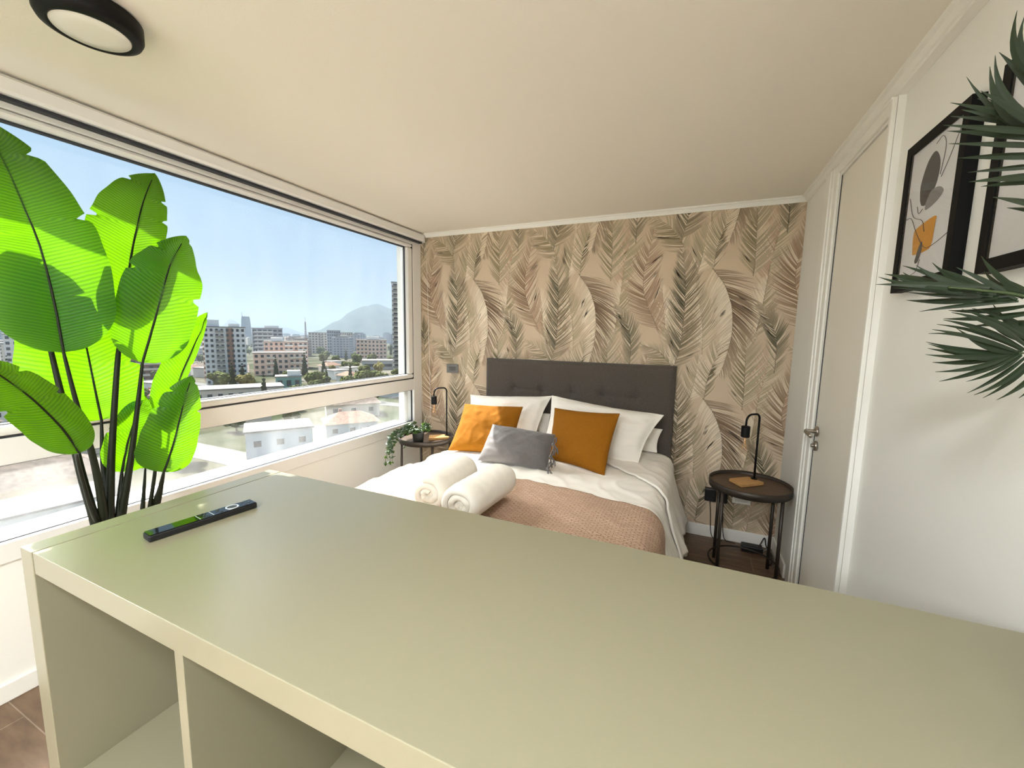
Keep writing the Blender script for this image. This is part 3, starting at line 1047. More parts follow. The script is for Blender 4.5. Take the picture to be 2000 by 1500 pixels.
def nightstand(label, x, y):
    t = thing('nightstand', label, 'side table', (x, y, 0), 'round tray nightstands')
    bm = lathe(bmesh.new(), [(0, 0.572), (0.218, 0.572), (0.218, 0.584), (0, 0.584)], (0, 0, 0), 56)
    obj('tray_top', bm, walnut, t, local=True)
    bm = lathe(bmesh.new(), [(0.2185, 0.562), (0.2255, 0.562), (0.2275, 0.604), (0.2225, 0.606), (0.2185, 0.584), (0.2185, 0.562)], (0, 0, 0), 56)
    obj('tray_rim', bm, brown_metal, t, local=True, smooth=True)
    for k, a in enumerate((40, 138, 222, 320)):
        ca, sa = cos(radians(a)), sin(radians(a))
        bm = tube(bmesh.new(), [(0.205 * ca, 0.205 * sa, 0.571), (0.207 * ca, 0.207 * sa, 0.0)], 0.010, 12)
        obj('leg', bm, brown_metal, t, local=True, smooth=True)
    bm = bmesh.new()
    ring = [(0.196 * cos(2 * pi * k / 48), 0.196 * sin(2 * pi * k / 48), 0.08) for k in range(49)]
    tube(bm, ring, 0.006, 8, caps=False)
    obj('ring_stretcher', bm, brown_metal, t, local=True, smooth=True)
    return t


n1 = nightstand('round dark wood tray nightstand at the right of the bed beside the white door', 0.376, 2.83)
n2 = nightstand('round dark wood tray nightstand at the left of the bed under the window', -2.055, 2.86)

# ------------------------------------------------------------------ bedside lamps
amber = clear_glass('amber_bulb_glass', (0.97, 0.94, 0.90))
fil = nmat('brass_filament', (0.75, 0.42, 0.16), 0.4, 0.3)


def lamp(label, x, y, z):
    t = thing('bedside_lamp', label, 'lamp', (x, y, z), 'black hook bedside lamps')
    bm = bmesh.new()
    q = [(-0.096, -0.006), (-0.034, -0.103), (0.097, 0.010), (0.018, 0.088)]
    lo = [bm.verts.new((px, py, 0.0005)) for px, py in q]
    hi = [bm.verts.new((px, py, 0.020)) for px, py in q]
    bm.faces.new(list(reversed(lo))); bm.faces.new(hi)
    for i in range(4): bm.faces.new((lo[i], lo[(i + 1) % 4], hi[(i + 1) % 4], hi[i]))
    obj('base', bm, oak, t, local=True, bevel=0.003, label='oak block base')
    P0 = Vector((0.047, 0.048, 0.0205))
    dr = Vector((-0.72, -0.69, 0)).normalized()
    reach, top = 0.108, 0.425
    path = [P0, P0 + Vector((0, 0, 0.2)), P0 + Vector((0, 0, top - 0.038))]
    c1 = P0 + Vector((0, 0, top - 0.038)) + dr * 0.030
    path += arc(c1, 0.030, pi, pi * 0.5, 8, (dr, (0, 0, 1)))[1:]
    c2 = P0 + Vector((0, 0, top - 0.052)) + dr * (reach - 0.044)
    path += arc(c2, 0.044, pi * 0.5, 0, 8, (dr, (0, 0, 1)))
    tip = P0 + dr * reach
    path += [tip + Vector((0, 0, top - 0.075))]
    obj('pole', tube(bmesh.new(), path, 0.0062, 12), black_m, t, local=True, smooth=True)
    bm = lathe(bmesh.new(), [(0.006, 0), (0.018, 0.0), (0.018, 0.006), (0.006, 0.006)], (P0.x, P0.y, 0.0205), 24)
    obj('pole_foot', bm, black_m, t, local=True)
    zs = 0.0205 + top - 0.078
    bm = lathe(bmesh.new(), [(0, 0), (0.0225, 0), (0.0245, -0.003), (0.0245, -0.066), (0.0225, -0.069), (0.016, -0.069), (0.015, -0.05), (0, -0.05)], (tip.x, tip.y, zs), 32)
    obj('socket', bm, black_m, t, local=True, smooth=False)
    zb = zs - 0.052
    bm = lathe(bmesh.new(), [(0.013, 0), (0.0135, -0.02), (0.020, -0.042), (0.030, -0.066), (0.033, -0.085), (0.030, -0.103), (0.019, -0.117), (0, -0.121)], (tip.x, tip.y, zb), 28)
    bl_ = obj('bulb', bm, amber, t, local=True, smooth=True, label='clear filament bulb')
    bm = bmesh.new()
    tube(bm, [(tip.x, tip.y, zb - 0.005), (tip.x, tip.y, zb - 0.052)], [0.006, 0.0035], 8)
    for k in range(5):
        a = 2 * pi * k / 5
        tube(bm, [(tip.x + 0.004 * cos(a), tip.y + 0.004 * sin(a), zb - 0.050), (tip.x + 0.015 * cos(a), tip.y + 0.015 * sin(a), zb - 0.090)], 0.0010, 5)
    obj('filament', bm, fil, bl_, local=True)
    return t


lamp('black hook lamp on oak base, standing on the right nightstand by the door', 0.361, 2.852, 0.5845)
lamp('black hook lamp standing on the left nightstand between window and bed', -1.952, 2.905, 0.5845)

# ------------------------------------------------------------------ ivy on the left nightstand
iv = thing('potted_ivy', 'small trailing ivy in a black pot on the left nightstand by the window', 'plant', (-2.02, 2.705, 0.585))
bm = lathe(bmesh.new(), [(0, 0.0), (0.040, 0.0), (0.050, 0.085), (0.052, 0.092), (0.046, 0.092), (0.043, 0.075), (0, 0.075)], (0, 0, 0.0005), 28)
obj('pot', bm, nmat('matt_black_pot', (0.012, 0.013, 0.012), 0.6), iv, local=True, smooth=True)
random.seed(5)
ivy_m = leaf_mat('ivy_leaf', (0.022, 0.050, 0.016), (0.20, 0.36, 0.03), 0, 0.4, 0.3)
stem_m = nmat('green_stem', (0.035, 0.055, 0.015), 0.6)
bms, bml = bmesh.new(), bmesh.new()


def ivy_leaf(bm, p, d, up, s):
    d = d.normalized(); sd = d.cross(up).normalized(); nn = sd.cross(d)
    outline = [(0, 0), (0.35, -0.15), (0.55, 0.25), (0.30, 0.5), (0.28, 0.75), (0, 1.15), (-0.28, 0.75), (-0.30, 0.5), (-0.55, 0.25), (-0.35, -0.15)]
    c = bm.verts.new(p + d * s * 0.4 + nn * s * 0.08)
    vs_ = [bm.verts.new(p + sd * (x * s) + d * (y * s) - nn * (abs(x) * s * 0.18)) for x, y in outline]
    for i in range(len(vs_)): bm.faces.new((c, vs_[i], vs_[(i + 1) % len(vs_)]))


for k in range(30):
    a = random.uniform(0, 2 * pi)
    if k > 10: a = random.gauss(radians(215), 0.6)
    L_ = random.uniform(0.05, 0.10) if k < 14 else random.uniform(0.10, 0.30)
    P0 = Vector((0.02 * cos(a), 0.02 * sin(a), 0.08))
    out_ = Vector((cos(a), sin(a), 0))
    hgt = random.uniform(0.03, 0.08)
    rch = min(0.125, 0.06 + L_ * 0.4)
    pts = [P0, P0 + out_ * rch * 0.45 + Vector((0, 0, hgt)), P0 + out_ * rch * 0.85 + Vector((0, 0, hgt * 0.6))]
    if L_ > 0.1 and cos(a - radians(215)) > 0.4:
        pts += [P0 + out_ * (rch + 0.085) + Vector((0, 0, -0.03)), P0 + out_ * (rch + 0.105) + Vector((0, 0, -L_ * 0.75)) + Vector((random.uniform(-.02, .02), random.uniform(-.02, .02), 0))]
    C = catmull(pts, 16)
    tube(bms, C, 0.0013, 5)
    for i in range(3, 17):
        for sgn in (1, -1):
            if random.random() < 0.2: continue
            tg = (C[min(i + 1, 16)] - C[i - 1]).normalized()
            dd = tg * 0.3 + Vector((random.uniform(-1, 1), random.uniform(-1, 1), random.uniform(-0.5, 0.5)))
            ivy_leaf(bml, C[i], dd, Vector((random.uniform(-.5, .5) + 0.3, random.uniform(-.5, .5) - 0.4, 1)), random.uniform(0.016, 0.030))
obj('stem', bms, stem_m, iv, local=True)
obj('foliage', bml, ivy_m, iv, local=True)

# ------------------------------------------------------------------ things on the wallpapered wall
sw = thing('wall_switch', 'grey metal light switch plate on the wallpaper left of the headboard', 'switch', (-2.05, YB - 0.0022, 1.158))
sgrey = nmat('grey_switch_plate', (0.19, 0.18, 0.165), 0.35, 0.6)
obj('plate', B(-2.110, -1.985, YB - 0.0105, YB - 0.0025, 1.116, 1.200), sgrey, sw, bevel=0.002)
obj('rocker', B(-2.084, -2.012, YB - 0.0140, YB - 0.0107, 1.140, 1.176), nmat('dark_switch_rocker', (0.11, 0.105, 0.095), 0.35, 0.5), sw, bevel=0.0015)
ou = thing('wall_outlet', 'white socket plate low on the wallpaper behind the right nightstand', 'socket', (0.394, YB - 0.0022, 0.325))
obj('plate', B(0.336, 0.452, YB - 0.0105, YB - 0.0025, 0.294, 0.362), trim_m, ou, bevel=0.002)
obj('socket_face', B(0.352, 0.436, YB - 0.0125, YB - 0.0107, 0.308, 0.348), nmat('white_socket_face', (0.7, 0.68, 0.63), 0.35), ou, bevel=0.001)
for nm_, lab, x0, x1 in (('power_adapter', 'black plug adapter low on the wall, nearer the bed', 0.152, 0.226), ('power_adapter', 'black plug adapter low on the wall, between its twin and the white socket', 0.240, 0.302)):
    pa = thing(nm_, lab, 'adapter', ((x0 + x1) / 2, YB - 0.0022, 0.335), 'black plug adapters')
    obj('housing', B(x0, x1, YB - 0.050, YB - 0.0025, 0.290, 0.384), blk, pa, bevel=0.006)
    obj('cord', tube(bmesh.new(), catmull([((x0 + x1) / 2, YB - 0.03, 0.2905), ((x0 + x1) / 2 + 0.01, YB - 0.03, 0.2), ((x0 + x1) / 2 + 0.03, YB - 0.024, 0.02), ((x0 + x1) / 2 + 0.10, YB - 0.05, 0.006)], 16), 0.003, 6), blk, pa, smooth=True)
ps = thing('power_strip', 'black cable box on the floor under the right nightstand', 'power strip', (0.50, 3.17, 0))
obj('housing', B(0.405, 0.535, 3.14, 3.205, 0.001, 0.045), blk, ps, bevel=0.006)
obj('cord', tube(bmesh.new(), catmull([(0.52, 3.20, 0.04), (0.55, 3.225, 0.09), (0.565, 3.235, 0.03), (0.585, 3.16, 0.008), (0.575, 3.06, 0.008), (0.555, 3.0, 0.008)], 30), 0.004, 6), blk, ps, smooth=True)
obj('cord', tube(bmesh.new(), catmull([(0.535, 3.16, 0.02), (0.57, 3.15, 0.05), (0.592, 3.10, 0.03), (0.590, 3.03, 0.008), (0.570, 2.99, 0.007)], 30), 0.004, 6), nmat('grey_cable', (0.2, 0.19, 0.18), 0.5), ps, smooth=True, label='grey cable')

# ------------------------------------------------------------------ framed prints on the right wall
paper_m = nmat('white_print_paper', (0.72, 0.71, 0.72), 0.6)
art_dark = nmat('charcoal_print_ink', (0.055, 0.055, 0.058), 0.6)
art_grey = nmat('grey_print_ink', (0.23, 0.23, 0.23), 0.6)
art_or = nmat('orange_print_ink', (0.62, 0.27, 0.025), 0.6)
pglass = clear_glass('picture_glass', (0.99, 0.99, 0.99), 1.3)


def framed(label, y0, y1, z0, z1, shapes, lines):
    """shapes and lines are laid out on the sheet: a from the far edge to the near edge, b upwards, both 0..1"""
    xf = XR - 0.030
    t = thing('framed_print', label, 'picture', (XR, (y0 + y1) / 2, z0))
    w = 0.030
    bm = bmesh.new()
    box(bm, xf, XR - 0.0005, y0, y1, z0, z0 + w)
    box(bm, xf, XR - 0.0005, y0, y1, z1 - w, z1)
    box(bm, xf, XR - 0.0005, y0, y0 + w, z0 + w, z1 - w)
    box(bm, xf, XR - 0.0005, y1 - w, y1, z0 + w, z1 - w)
    obj('frame', bm, nmat('black_frame_wood', (0.004, 0.004, 0.004), 0.6, spec=0.15), t)
    px = xf + 0.008
    sheet = obj('print', B(px, px + 0.004, y0 + w, y1 - w, z0 + w, z1 - w), paper_m, t)
    Y = lambda a: y1 - w - a * (y1 - y0 - 2 * w)
    Z = lambda b: z0 + w + b * (z1 - z0 - 2 * w)
    for k, (pts, m) in enumerate(shapes):
        bm = bmesh.new()
        C = catmull(pts2 := [(Y(a), Z(b), 0) for a, b in pts] + [(Y(pts[0][0]), Z(pts[0][1]), 0)], 8 * len(pts))
        xx = px - 0.0003 - 0.0002 * k
        vs_ = [bm.verts.new((xx, p.x, p.y)) for p in C[:-1]]
        bm.faces.new(vs_)
        bmesh.ops.triangulate(bm, faces=bm.faces)
        obj('printed_shape', bm, m, sheet)
    for pts in lines:
        obj('printed_line', tube(bmesh.new(), catmull([(px - 0.0014, Y(a), Z(b)) for a, b in pts], 30), 0.0008, 5), art_dark, sheet)
    obj('glazing', B(xf + 0.002, xf + 0.0035, y0 + w, y1 - w, z0 + w, z1 - w), pglass, t)
    return t


framed('black framed abstract print with a charcoal egg and an orange block, nearest the door', 1.492, 1.836, 1.645, 2.110,
       [([(0.28, 0.60), (0.26, 0.72), (0.36, 0.86), (0.50, 0.90), (0.62, 0.80), (0.60, 0.66), (0.46, 0.55), (0.34, 0.55)], art_dark),
        ([(0.42, 0.55), (0.50, 0.62), (0.66, 0.62), (0.76, 0.57), (0.64, 0.52), (0.44, 0.50)], art_grey),
        ([(0.26, 0.22), (0.24, 0.34), (0.30, 0.39), (0.66, 0.42), (0.68, 0.36), (0.66, 0.22), (0.55, 0.19), (0.30, 0.19)], art_or),
        ([(0.34, 0.14), (0.40, 0.24), (0.46, 0.27), (0.47, 0.20), (0.42, 0.13), (0.36, 0.12)], art_dark)],
       [[(0.0, 0.50), (0.14, 0.49), (0.30, 0.36), (0.52, 0.22), (0.72, 0.22), (1.0, 0.27)],
        [(0.50, 0.95), (0.62, 0.97), (0.70, 0.88), (0.66, 0.70)], [(0.05, 0.66), (0.18, 0.50), (0.40, 0.43), (0.48, 0.34)], [(0.25, 0.56), (0.30, 0.50), (0.38, 0.52)],
        [(0.30, 0.04), (0.40, 0.06), (0.46, 0.14)], [(0.98, 0.98), (0.80, 0.78), (0.68, 0.68)]])
framed('black framed abstract print with a large orange oval, partly behind the palm fronds', 1.030, 1.374, 1.645, 2.110,
       [([(0.28, 0.56), (0.16, 0.66), (0.16, 0.80), (0.30, 0.90), (0.56, 0.90), (0.70, 0.78), (0.66, 0.62), (0.48, 0.54)], art_or),
        ([(0.52, 0.20), (0.50, 0.34), (0.64, 0.42), (0.78, 0.32), (0.72, 0.20)], art_dark)],
       [[(0.30, 0.72), (0.50, 0.62), (0.72, 0.70), (1.0, 0.62)], [(0.4, 0.05), (0.6, 0.14), (0.9, 0.10)]])

# ------------------------------------------------------------------ big-leaf plant by the window
#LEAVES#
LEAVES = [
    ('A', [(-2.07, 0.698, 1.391), (-2.08, 0.693, 1.558), (-2.09, 0.678, 1.748), (-2.1, 0.654, 1.878), (-2.11, 0.621, 2.026), (-2.12, 0.581, 2.143)], 0.163, 0.163, [(-2.07, 0.698, 1.391), (-2.077, 0.72, 1.197), (-2.085, 0.748, 1.013), (-2.093, 0.764, 0.843), (-2.1, 0.768, 0.713)]),
    ('B', [(-2.22, 0.697, 1.53), (-2.232, 0.689, 1.626), (-2.245, 0.674, 1.734), (-2.258, 0.655, 1.82), (-2.27, 0.632, 1.916)], 0.127, 0.149, [(-2.22, 0.697, 1.53), (-2.196, 0.703, 1.44), (-2.172, 0.71, 1.269), (-2.148, 0.72, 1.092), (-2.124, 0.728, 0.912), (-2.1, 0.742, 0.734)]),
    ('C', [(-2.15, 0.915, 1.583), (-2.167, 0.977, 1.839), (-2.183, 1.031, 2.02), (-2.2, 1.089, 2.156)], 0.148, 0.099, [(-2.15, 0.915, 1.583), (-2.14, 0.895, 1.462), (-2.13, 0.87, 1.338), (-2.12, 0.829, 1.051), (-2.11, 0.806, 0.889), (-2.1, 0.785, 0.706)]),
    ('D', [(-2.05, 0.917, 1.343), (-2.037, 0.961, 1.502), (-2.025, 1.014, 1.698), (-2.013, 1.037, 1.774), (-2.0, 1.086, 1.875)], 0.130, 0.128, [(-2.05, 0.917, 1.343), (-2.062, 0.898, 1.193), (-2.075, 0.867, 0.984), (-2.088, 0.843, 0.837), (-2.1, 0.821, 0.712)]),
    ('E', [(-2.2, 0.83, 1.106), (-2.215, 0.827, 1.218), (-2.23, 0.818, 1.419), (-2.245, 0.809, 1.561), (-2.26, 0.809, 1.641)], 0.198, 0.149, [(-2.2, 0.83, 1.106), (-2.167, 0.809, 0.944), (-2.133, 0.799, 0.845), (-2.1, 0.783, 0.728)]),
    ('F', [(-1.62, 0.555, 1.118), (-1.54, 0.499, 1.213), (-1.46, 0.427, 1.31), (-1.38, 0.362, 1.375), (-1.3, 0.3, 1.427)], 0.062, 0.055, [(-1.62, 0.555, 1.118), (-1.74, 0.59, 1.083), (-1.86, 0.641, 0.945), (-1.98, 0.695, 0.809), (-2.1, 0.748, 0.721)]),
    ('G', [(-2.12, 0.846, 0.892), (-2.133, 0.876, 0.996), (-2.147, 0.92, 1.106), (-2.16, 0.964, 1.194)], 0.074, 0.092, [(-2.12, 0.846, 0.892), (-2.11, 0.833, 0.815), (-2.1, 0.816, 0.714)]),
    ('H', [(-2.03, 0.961, 1.117), (-2.022, 1.018, 1.246), (-2.015, 1.076, 1.377), (-2.007, 1.119, 1.478), (-2.0, 1.148, 1.558)], 0.080, 0.024, [(-2.03, 0.961, 1.117), (-2.053, 0.945, 0.989), (-2.077, 0.935, 0.853), (-2.1, 0.92, 0.721)]),
    ('I', [(-1.99, 0.929, 0.887), (-1.975, 0.951, 0.964), (-1.96, 0.98, 1.081), (-1.945, 1.007, 1.198), (-1.93, 1.03, 1.286)], 0.113, 0.078, [(-1.99, 0.929, 0.887), (-2.045, 0.937, 0.801), (-2.1, 0.942, 0.72)]),
    ('J', [(-2.18, 0.951, 0.867), (-2.193, 0.97, 0.965), (-2.207, 0.994, 1.075), (-2.22, 1.023, 1.182)], 0.051, 0.046, [(-2.18, 0.951, 0.867), (-2.14, 0.924, 0.8), (-2.1, 0.895, 0.727)]),
]
random.seed(21)
banana = leaf_mat('banana_leaf', (0.016, 0.045, 0.006), (0.168, 0.425, 0.001), 15, 0.42, 0.58)
rib_m = nmat('dark_green_leaf_rib', (0.007, 0.010, 0.003), 0.5, spec=0.25)
pl = thing('banana_plant', 'tall large-leaved green plant standing between the window and the white counter', 'plant', (-2.06, 0.80, 0))
bm = lathe(bmesh.new(), [(0, 0.0), (0.115, 0.0), (0.150, 0.29), (0.155, 0.30), (0.140, 0.30), (0.135, 0.27), (0, 0.27)], (-2.06, 0.80, 0.0005), 40)
obj('pot', bm, nmat('white_ceramic_pot', (0.75, 0.73, 0.68), 0.4), pl, smooth=True)
N0 = Vector((0.93, -0.36, 0.06)).normalized()


def big_leaf(key, rib, wl, wr, stem):
    lf = None
    C = catmull(rib, 72)
    n = 72
    half = 8
    nt_l = [random.uniform(0.45, 0.7), random.uniform(0.75, 0.95)]
    nt_r = [random.uniform(0.4, 0.65), random.uniform(0.7, 0.95)]
    tw = random.uniform(-0.15, 0.15)
    bm = bmesh.new()
    uvl = bm.loops.layers.uv.new('UVMap')
    g = []
    for i, p in enumerate(C):
        t = i / n
        tg = (C[min(i + 1, n)] - C[max(i - 1, 0)]).normalized()
        sd = tg.cross(N0).normalized()          # to the viewer's right of the rib when the rib runs up
        nn = sd.cross(tg).normalized()
        if nn.dot(N0) < 0: nn = -nn
        pb = max(0, 1 - (1 - min(t / 0.30, 1)) ** 2.4) ** 0.58
        pt = max(0, 1 - (max(0, t - 0.34) / 0.66) ** 1.9) ** 0.80
        row = []
        for k in range(-half, half + 1):
            u = k / half
            W = (wr if k > 0 else wl) * pb * pt
            lim = 1.0
            for q, dep in zip(nt_r if k > 0 else nt_l, (0.26, 0.34)):
                lim = min(lim, 1 - dep * max(0, 1 - abs(t - q) / 0.020))
            lim *= 1 + 0.012 * sin(t * 37 + k)
            a = abs(u)
            off = nn * (W * (0.26 * a - 0.16 * a * a) + 0.006 * noise.noise(Vector((t * 6, u * 2, wl * 50))) + tw * W * u * 0.6)
            # side lobes run slightly towards the tip
            pos = p + sd * (W * u * lim) + off - tg * (W * 0.10 * a * (1 - t)) 
            row.append((bm.verts.new(pos), u, t))
        g.append(row)
    L_ = sum((b - a).length for a, b in zip(C, C[1:]))
    for i in range(n):
        for k in range(2 * half):
            q = (g[i][k], g[i][k + 1], g[i + 1][k + 1], g[i + 1][k])
            f = bm.faces.new([x[0] for x in q])
            for lp, x in zip(f.loops, q): lp[uvl].uv = (x[1] * 0.5, x[2] * L_ * 2.0 - abs(x[1]) * 0.10)
    lf = obj('leaf', bm, banana, pl, smooth=True)
    bm = bmesh.new()
    Cs = catmull(stem, 24)
    end = Cs[-1]
    foot = Vector((-2.06 + (end.x + 2.06) * 0.55, 0.80 + (end.y - 0.80) * 0.45, 0.26))
    path = list(reversed(C[::6])) [1:] + Cs[1:] + catmull([end, end.lerp(foot, 0.5), foot], 6)[1:]
    big = wl + wr > 0.16
    m_ = len(path)
    nr = len(C[::6]) - 1
    rs = []
    for i in range(m_):
        if i < nr: rs.append(0.0016 + 0.0034 * i / nr if big else 0.0012 + 0.0022 * i / nr)
        else:
            k = (i - nr) / (m_ - nr)
            rs.append((0.0056 + 0.014 * k) if big else (0.0042 + 0.0055 * k))
    tube(bm, [p - N0 * 0.001 for p in path], rs, 8)
    obj('stalk', bm, rib_m, pl, smooth=True)


for args in LEAVES: big_leaf(*args)

# ------------------------------------------------------------------ palm at the right, standing on the counter
#PALM#
PALM_UPPER = [
    ((0.468, 0.95, 1.89), (0.395, 0.88, 1.956)),
    ((0.477, 0.95, 1.888), (0.422, 0.92, 1.968)),
    ((0.483, 0.95, 1.817), (0.413, 0.96, 1.939)),
    ((0.484, 0.95, 1.804), (0.383, 0.9, 1.896)),
    ((0.5, 0.95, 1.785), (0.374, 0.94, 1.905)),
    ((0.493, 0.95, 1.797), (0.368, 0.88, 1.855)),
    ((0.502, 0.95, 1.814), (0.351, 0.92, 1.861)),
    ((0.503, 0.95, 1.81), (0.369, 0.96, 1.856)),
    ((0.504, 0.95, 1.801), (0.338, 0.9, 1.821)),
    ((0.508, 0.95, 1.791), (0.359, 0.94, 1.826)),
    ((0.509, 0.95, 1.783), (0.34, 0.88, 1.785)),
    ((0.513, 0.95, 1.769), (0.369, 0.92, 1.775)),
    ((0.517, 0.95, 1.758), (0.4, 0.96, 1.763)),
    ((0.519, 0.95, 1.745), (0.378, 0.9, 1.731)),
    ((0.522, 0.95, 1.737), (0.41, 0.94, 1.733)),
    ((0.529, 0.95, 1.684), (0.399, 0.88, 1.7)),
    ((0.535, 0.95, 1.675), (0.435, 0.92, 1.692)),
]
PALM_MIDDLE = [
    ((0.43, 0.92, 1.571), (0.297, 0.96, 1.584)),
    ((0.379, 0.92, 1.57), (0.312, 1.0, 1.602)),
    ((0.391, 0.92, 1.568), (0.333, 1.04, 1.612)),
    ((0.398, 0.92, 1.563), (0.33, 0.98, 1.599)),
    ((0.414, 0.92, 1.562), (0.352, 1.02, 1.624)),
    ((0.438, 0.92, 1.56), (0.35, 0.96, 1.615)),
    ((0.435, 0.92, 1.557), (0.336, 1.0, 1.581)),
    ((0.441, 0.92, 1.555), (0.371, 1.04, 1.561)),
    ((0.465, 0.92, 1.548), (0.37, 0.98, 1.536)),
    ((0.5, 0.92, 1.535), (0.42, 1.02, 1.525)),
    ((0.462, 0.92, 1.551), (0.403, 0.96, 1.609)),
    ((0.479, 0.92, 1.554), (0.45, 1.0, 1.632)),
    ((0.508, 0.92, 1.516), (0.466, 1.04, 1.512)),
    ((0.47, 0.92, 1.558), (0.348, 0.98, 1.571)),
    ((0.492, 0.92, 1.562), (0.383, 1.02, 1.591)),
]
PALM_LOWER = [
    ((0.513, 0.97, 1.473), (0.371, 0.88, 1.529)),
    ((0.52, 0.97, 1.479), (0.4, 0.92, 1.536)),
    ((0.528, 0.97, 1.485), (0.43, 0.96, 1.54)),
    ((0.508, 0.97, 1.471), (0.371, 0.9, 1.518)),
    ((0.505, 0.97, 1.469), (0.38, 0.94, 1.512)),
    ((0.502, 0.97, 1.467), (0.351, 0.88, 1.502)),
    ((0.499, 0.97, 1.466), (0.363, 0.92, 1.496)),
    ((0.5, 0.97, 1.464), (0.377, 0.96, 1.482)),
    ((0.495, 0.97, 1.464), (0.355, 0.9, 1.461)),
    ((0.487, 0.97, 1.463), (0.381, 0.94, 1.447)),
    ((0.494, 0.97, 1.464), (0.362, 0.88, 1.434)),
    ((0.504, 0.97, 1.466), (0.385, 0.92, 1.416)),
    ((0.512, 0.97, 1.464), (0.44, 0.96, 1.395)),
    ((0.517, 0.97, 1.463), (0.421, 0.9, 1.398)),
    ((0.522, 0.97, 1.46), (0.451, 0.94, 1.39)),
    ((0.532, 0.97, 1.457), (0.438, 0.88, 1.394)),
    ((0.544, 0.97, 1.455), (0.483, 0.92, 1.395)),
]
random.seed(33)
palm_m = leaf_mat('palm_leaflet', (0.014, 0.026, 0.010), (0.05, 0.09, 0.01), 0, 0.5, 0.15)
pp = thing('potted_palm', 'dark green palm plant whose fronds reach in front of the framed prints', 'plant', (0.50, 0.62, CZ))
bm = lathe(bmesh.new(), [(0, 0), (0.06, 0), (0.078, 0.12), (0.078, 0.128), (0.070, 0.128), (0.068, 0.11), (0, 0.11)], (0.50, 0.62, CZ + 0.0005), 36)
obj('pot', bm, nmat('white_ceramic_pot', (0.75, 0.73, 0.68), 0.4), pp, smooth=True)


def leaflet(bm, a, b, w, bend, V=0.35):
    a, b = Vector(a), Vector(b)
    d = (b - a)
    sd = d.cross(Vector((0.45, 0.85, -0.2))).normalized()      # lies nearly across the view from the room
    nn = sd.cross(d.normalized())
    n = 10
    prev = None
    for i in range(n + 1):
        t = i / n
        p = a + d * t + sd * (bend * 4 * t * (1 - t)) + Vector((0, 0, 0.0))
        ww = w * (0.45 + 0.55 * min(1, t / 0.35)) * (1 - max(0, (t - 0.45) / 0.55) ** 1.6)
        ww = max(ww, 0.0003)
        cur = (bm.verts.new(p - sd * ww + nn * ww * V), bm.verts.new(p), bm.verts.new(p + sd * ww + nn * ww * V))
        if prev:
            bm.faces.new((prev[0], prev[1], cur[1], cur[0]))
            bm.faces.new((prev[1], prev[2], cur[2], cur[1]))
        prev = cur


def palm_frond(data, rib, w, bend, fill=0):
    fr = None
    bm = bmesh.new()
    rows = list(data)
    for k in range(fill):      # leaflets between the traced ones, set a little behind
        (a0, b0), (a1, b1) = random.sample(data, 2) if k % 3 == 0 else [data[k % len(data)], data[(k + 1) % len(data)]]
        t = random.uniform(0.3, 0.7)
        a = Vector(a0).lerp(Vector(a1), t)
        b = Vector(b0).lerp(Vector(b1), t) + Vector((random.uniform(0.0, 0.05), random.uniform(0.0, 0.05), random.uniform(-0.012, 0.012)))
        rows.append((a, b))
    for i, (a, b) in enumerate(rows):
        leaflet(bm, a, b, w * random.uniform(0.75, 1.15), bend(i) * random.uniform(0.6, 1.3))
    fr = obj('frond', bm, palm_m, pp, smooth=False)
    bm = tube(bmesh.new(), catmull(rib, 24), [0.0045 - 0.003 * i / 24 for i in range(25)], 8)
    obj('frond_stalk', bm, stem_m, fr, smooth=True)


palm_frond(PALM_UPPER, [(0.505, 0.63, CZ + 0.11), (0.53, 0.75, 1.35), (0.535, 0.93, 1.66), (0.515, 0.95, 1.76), (0.50, 0.95, 1.81), (0.47, 0.95, 1.90)], 0.0062, lambda i: 0.013 if i < 5 else -0.002, 5)
palm_frond(PALM_MIDDLE, [(0.51, 0.61, CZ + 0.11), (0.56, 0.72, 1.35), (0.55, 0.88, 1.50), (0.48, 0.92, 1.552), (0.42, 0.92, 1.566), (0.38, 0.92, 1.572)], 0.0052, lambda i: 0.006 * (1 if i % 2 else -0.4), 14)
palm_frond(PALM_LOWER, [(0.49, 0.61, CZ + 0.11), (0.58, 0.80, 1.28), (0.575, 0.95, 1.42), (0.535, 0.97, 1.463), (0.50, 0.97, 1.466)], 0.0044, lambda i: -0.008 if i < 7 else 0.006, 8)

# ------------------------------------------------------------------ the city below the window
G = -24.0
random.seed(77)
_nmat = nmat


def nmat(*a, **k):      # outdoor surfaces are matt
    k.setdefault('spec', 0.04)
    return _nmat(*a, **k)



def ground_material():
    m = bpy.data.materials.new('city_ground')
    m.use_nodes = True
    nt = m.node_tree
    b = nt.nodes['Principled BSDF']
    b.inputs['Roughness'].default_value = 0.95
    b.inputs['Specular IOR Level'].default_value = 0.0
    tc = nt.nodes.new('ShaderNodeTexCoord')
    n1 = nt.nodes.new('ShaderNodeTexNoise'); n1.inputs['Scale'].default_value = 0.035; n1.inputs['Detail'].default_value = 8
    rp = nt.nodes.new('ShaderNodeValToRGB')
    e = rp.color_ramp.elements
    e[0].position = 0.36; e[0].color = (0.035, 0.045, 0.022, 1)
    e[1].position = 0.66; e[1].color = (0.13, 0.12, 0.10, 1)
    k = e.new(0.5); k.color = (0.075, 0.072, 0.048, 1)
    nt.links.new(tc.outputs['Object'], n1.inputs['Vector'])
    nt.links.new(n1.outputs['Fac'], rp.inputs['Fac'])
    nt.links.new(rp.outputs[0], b.inputs['Base Color'])
    return m


struct('ground', B(-7000, -12, -3000, 6000, G - 1, G), ground_material())
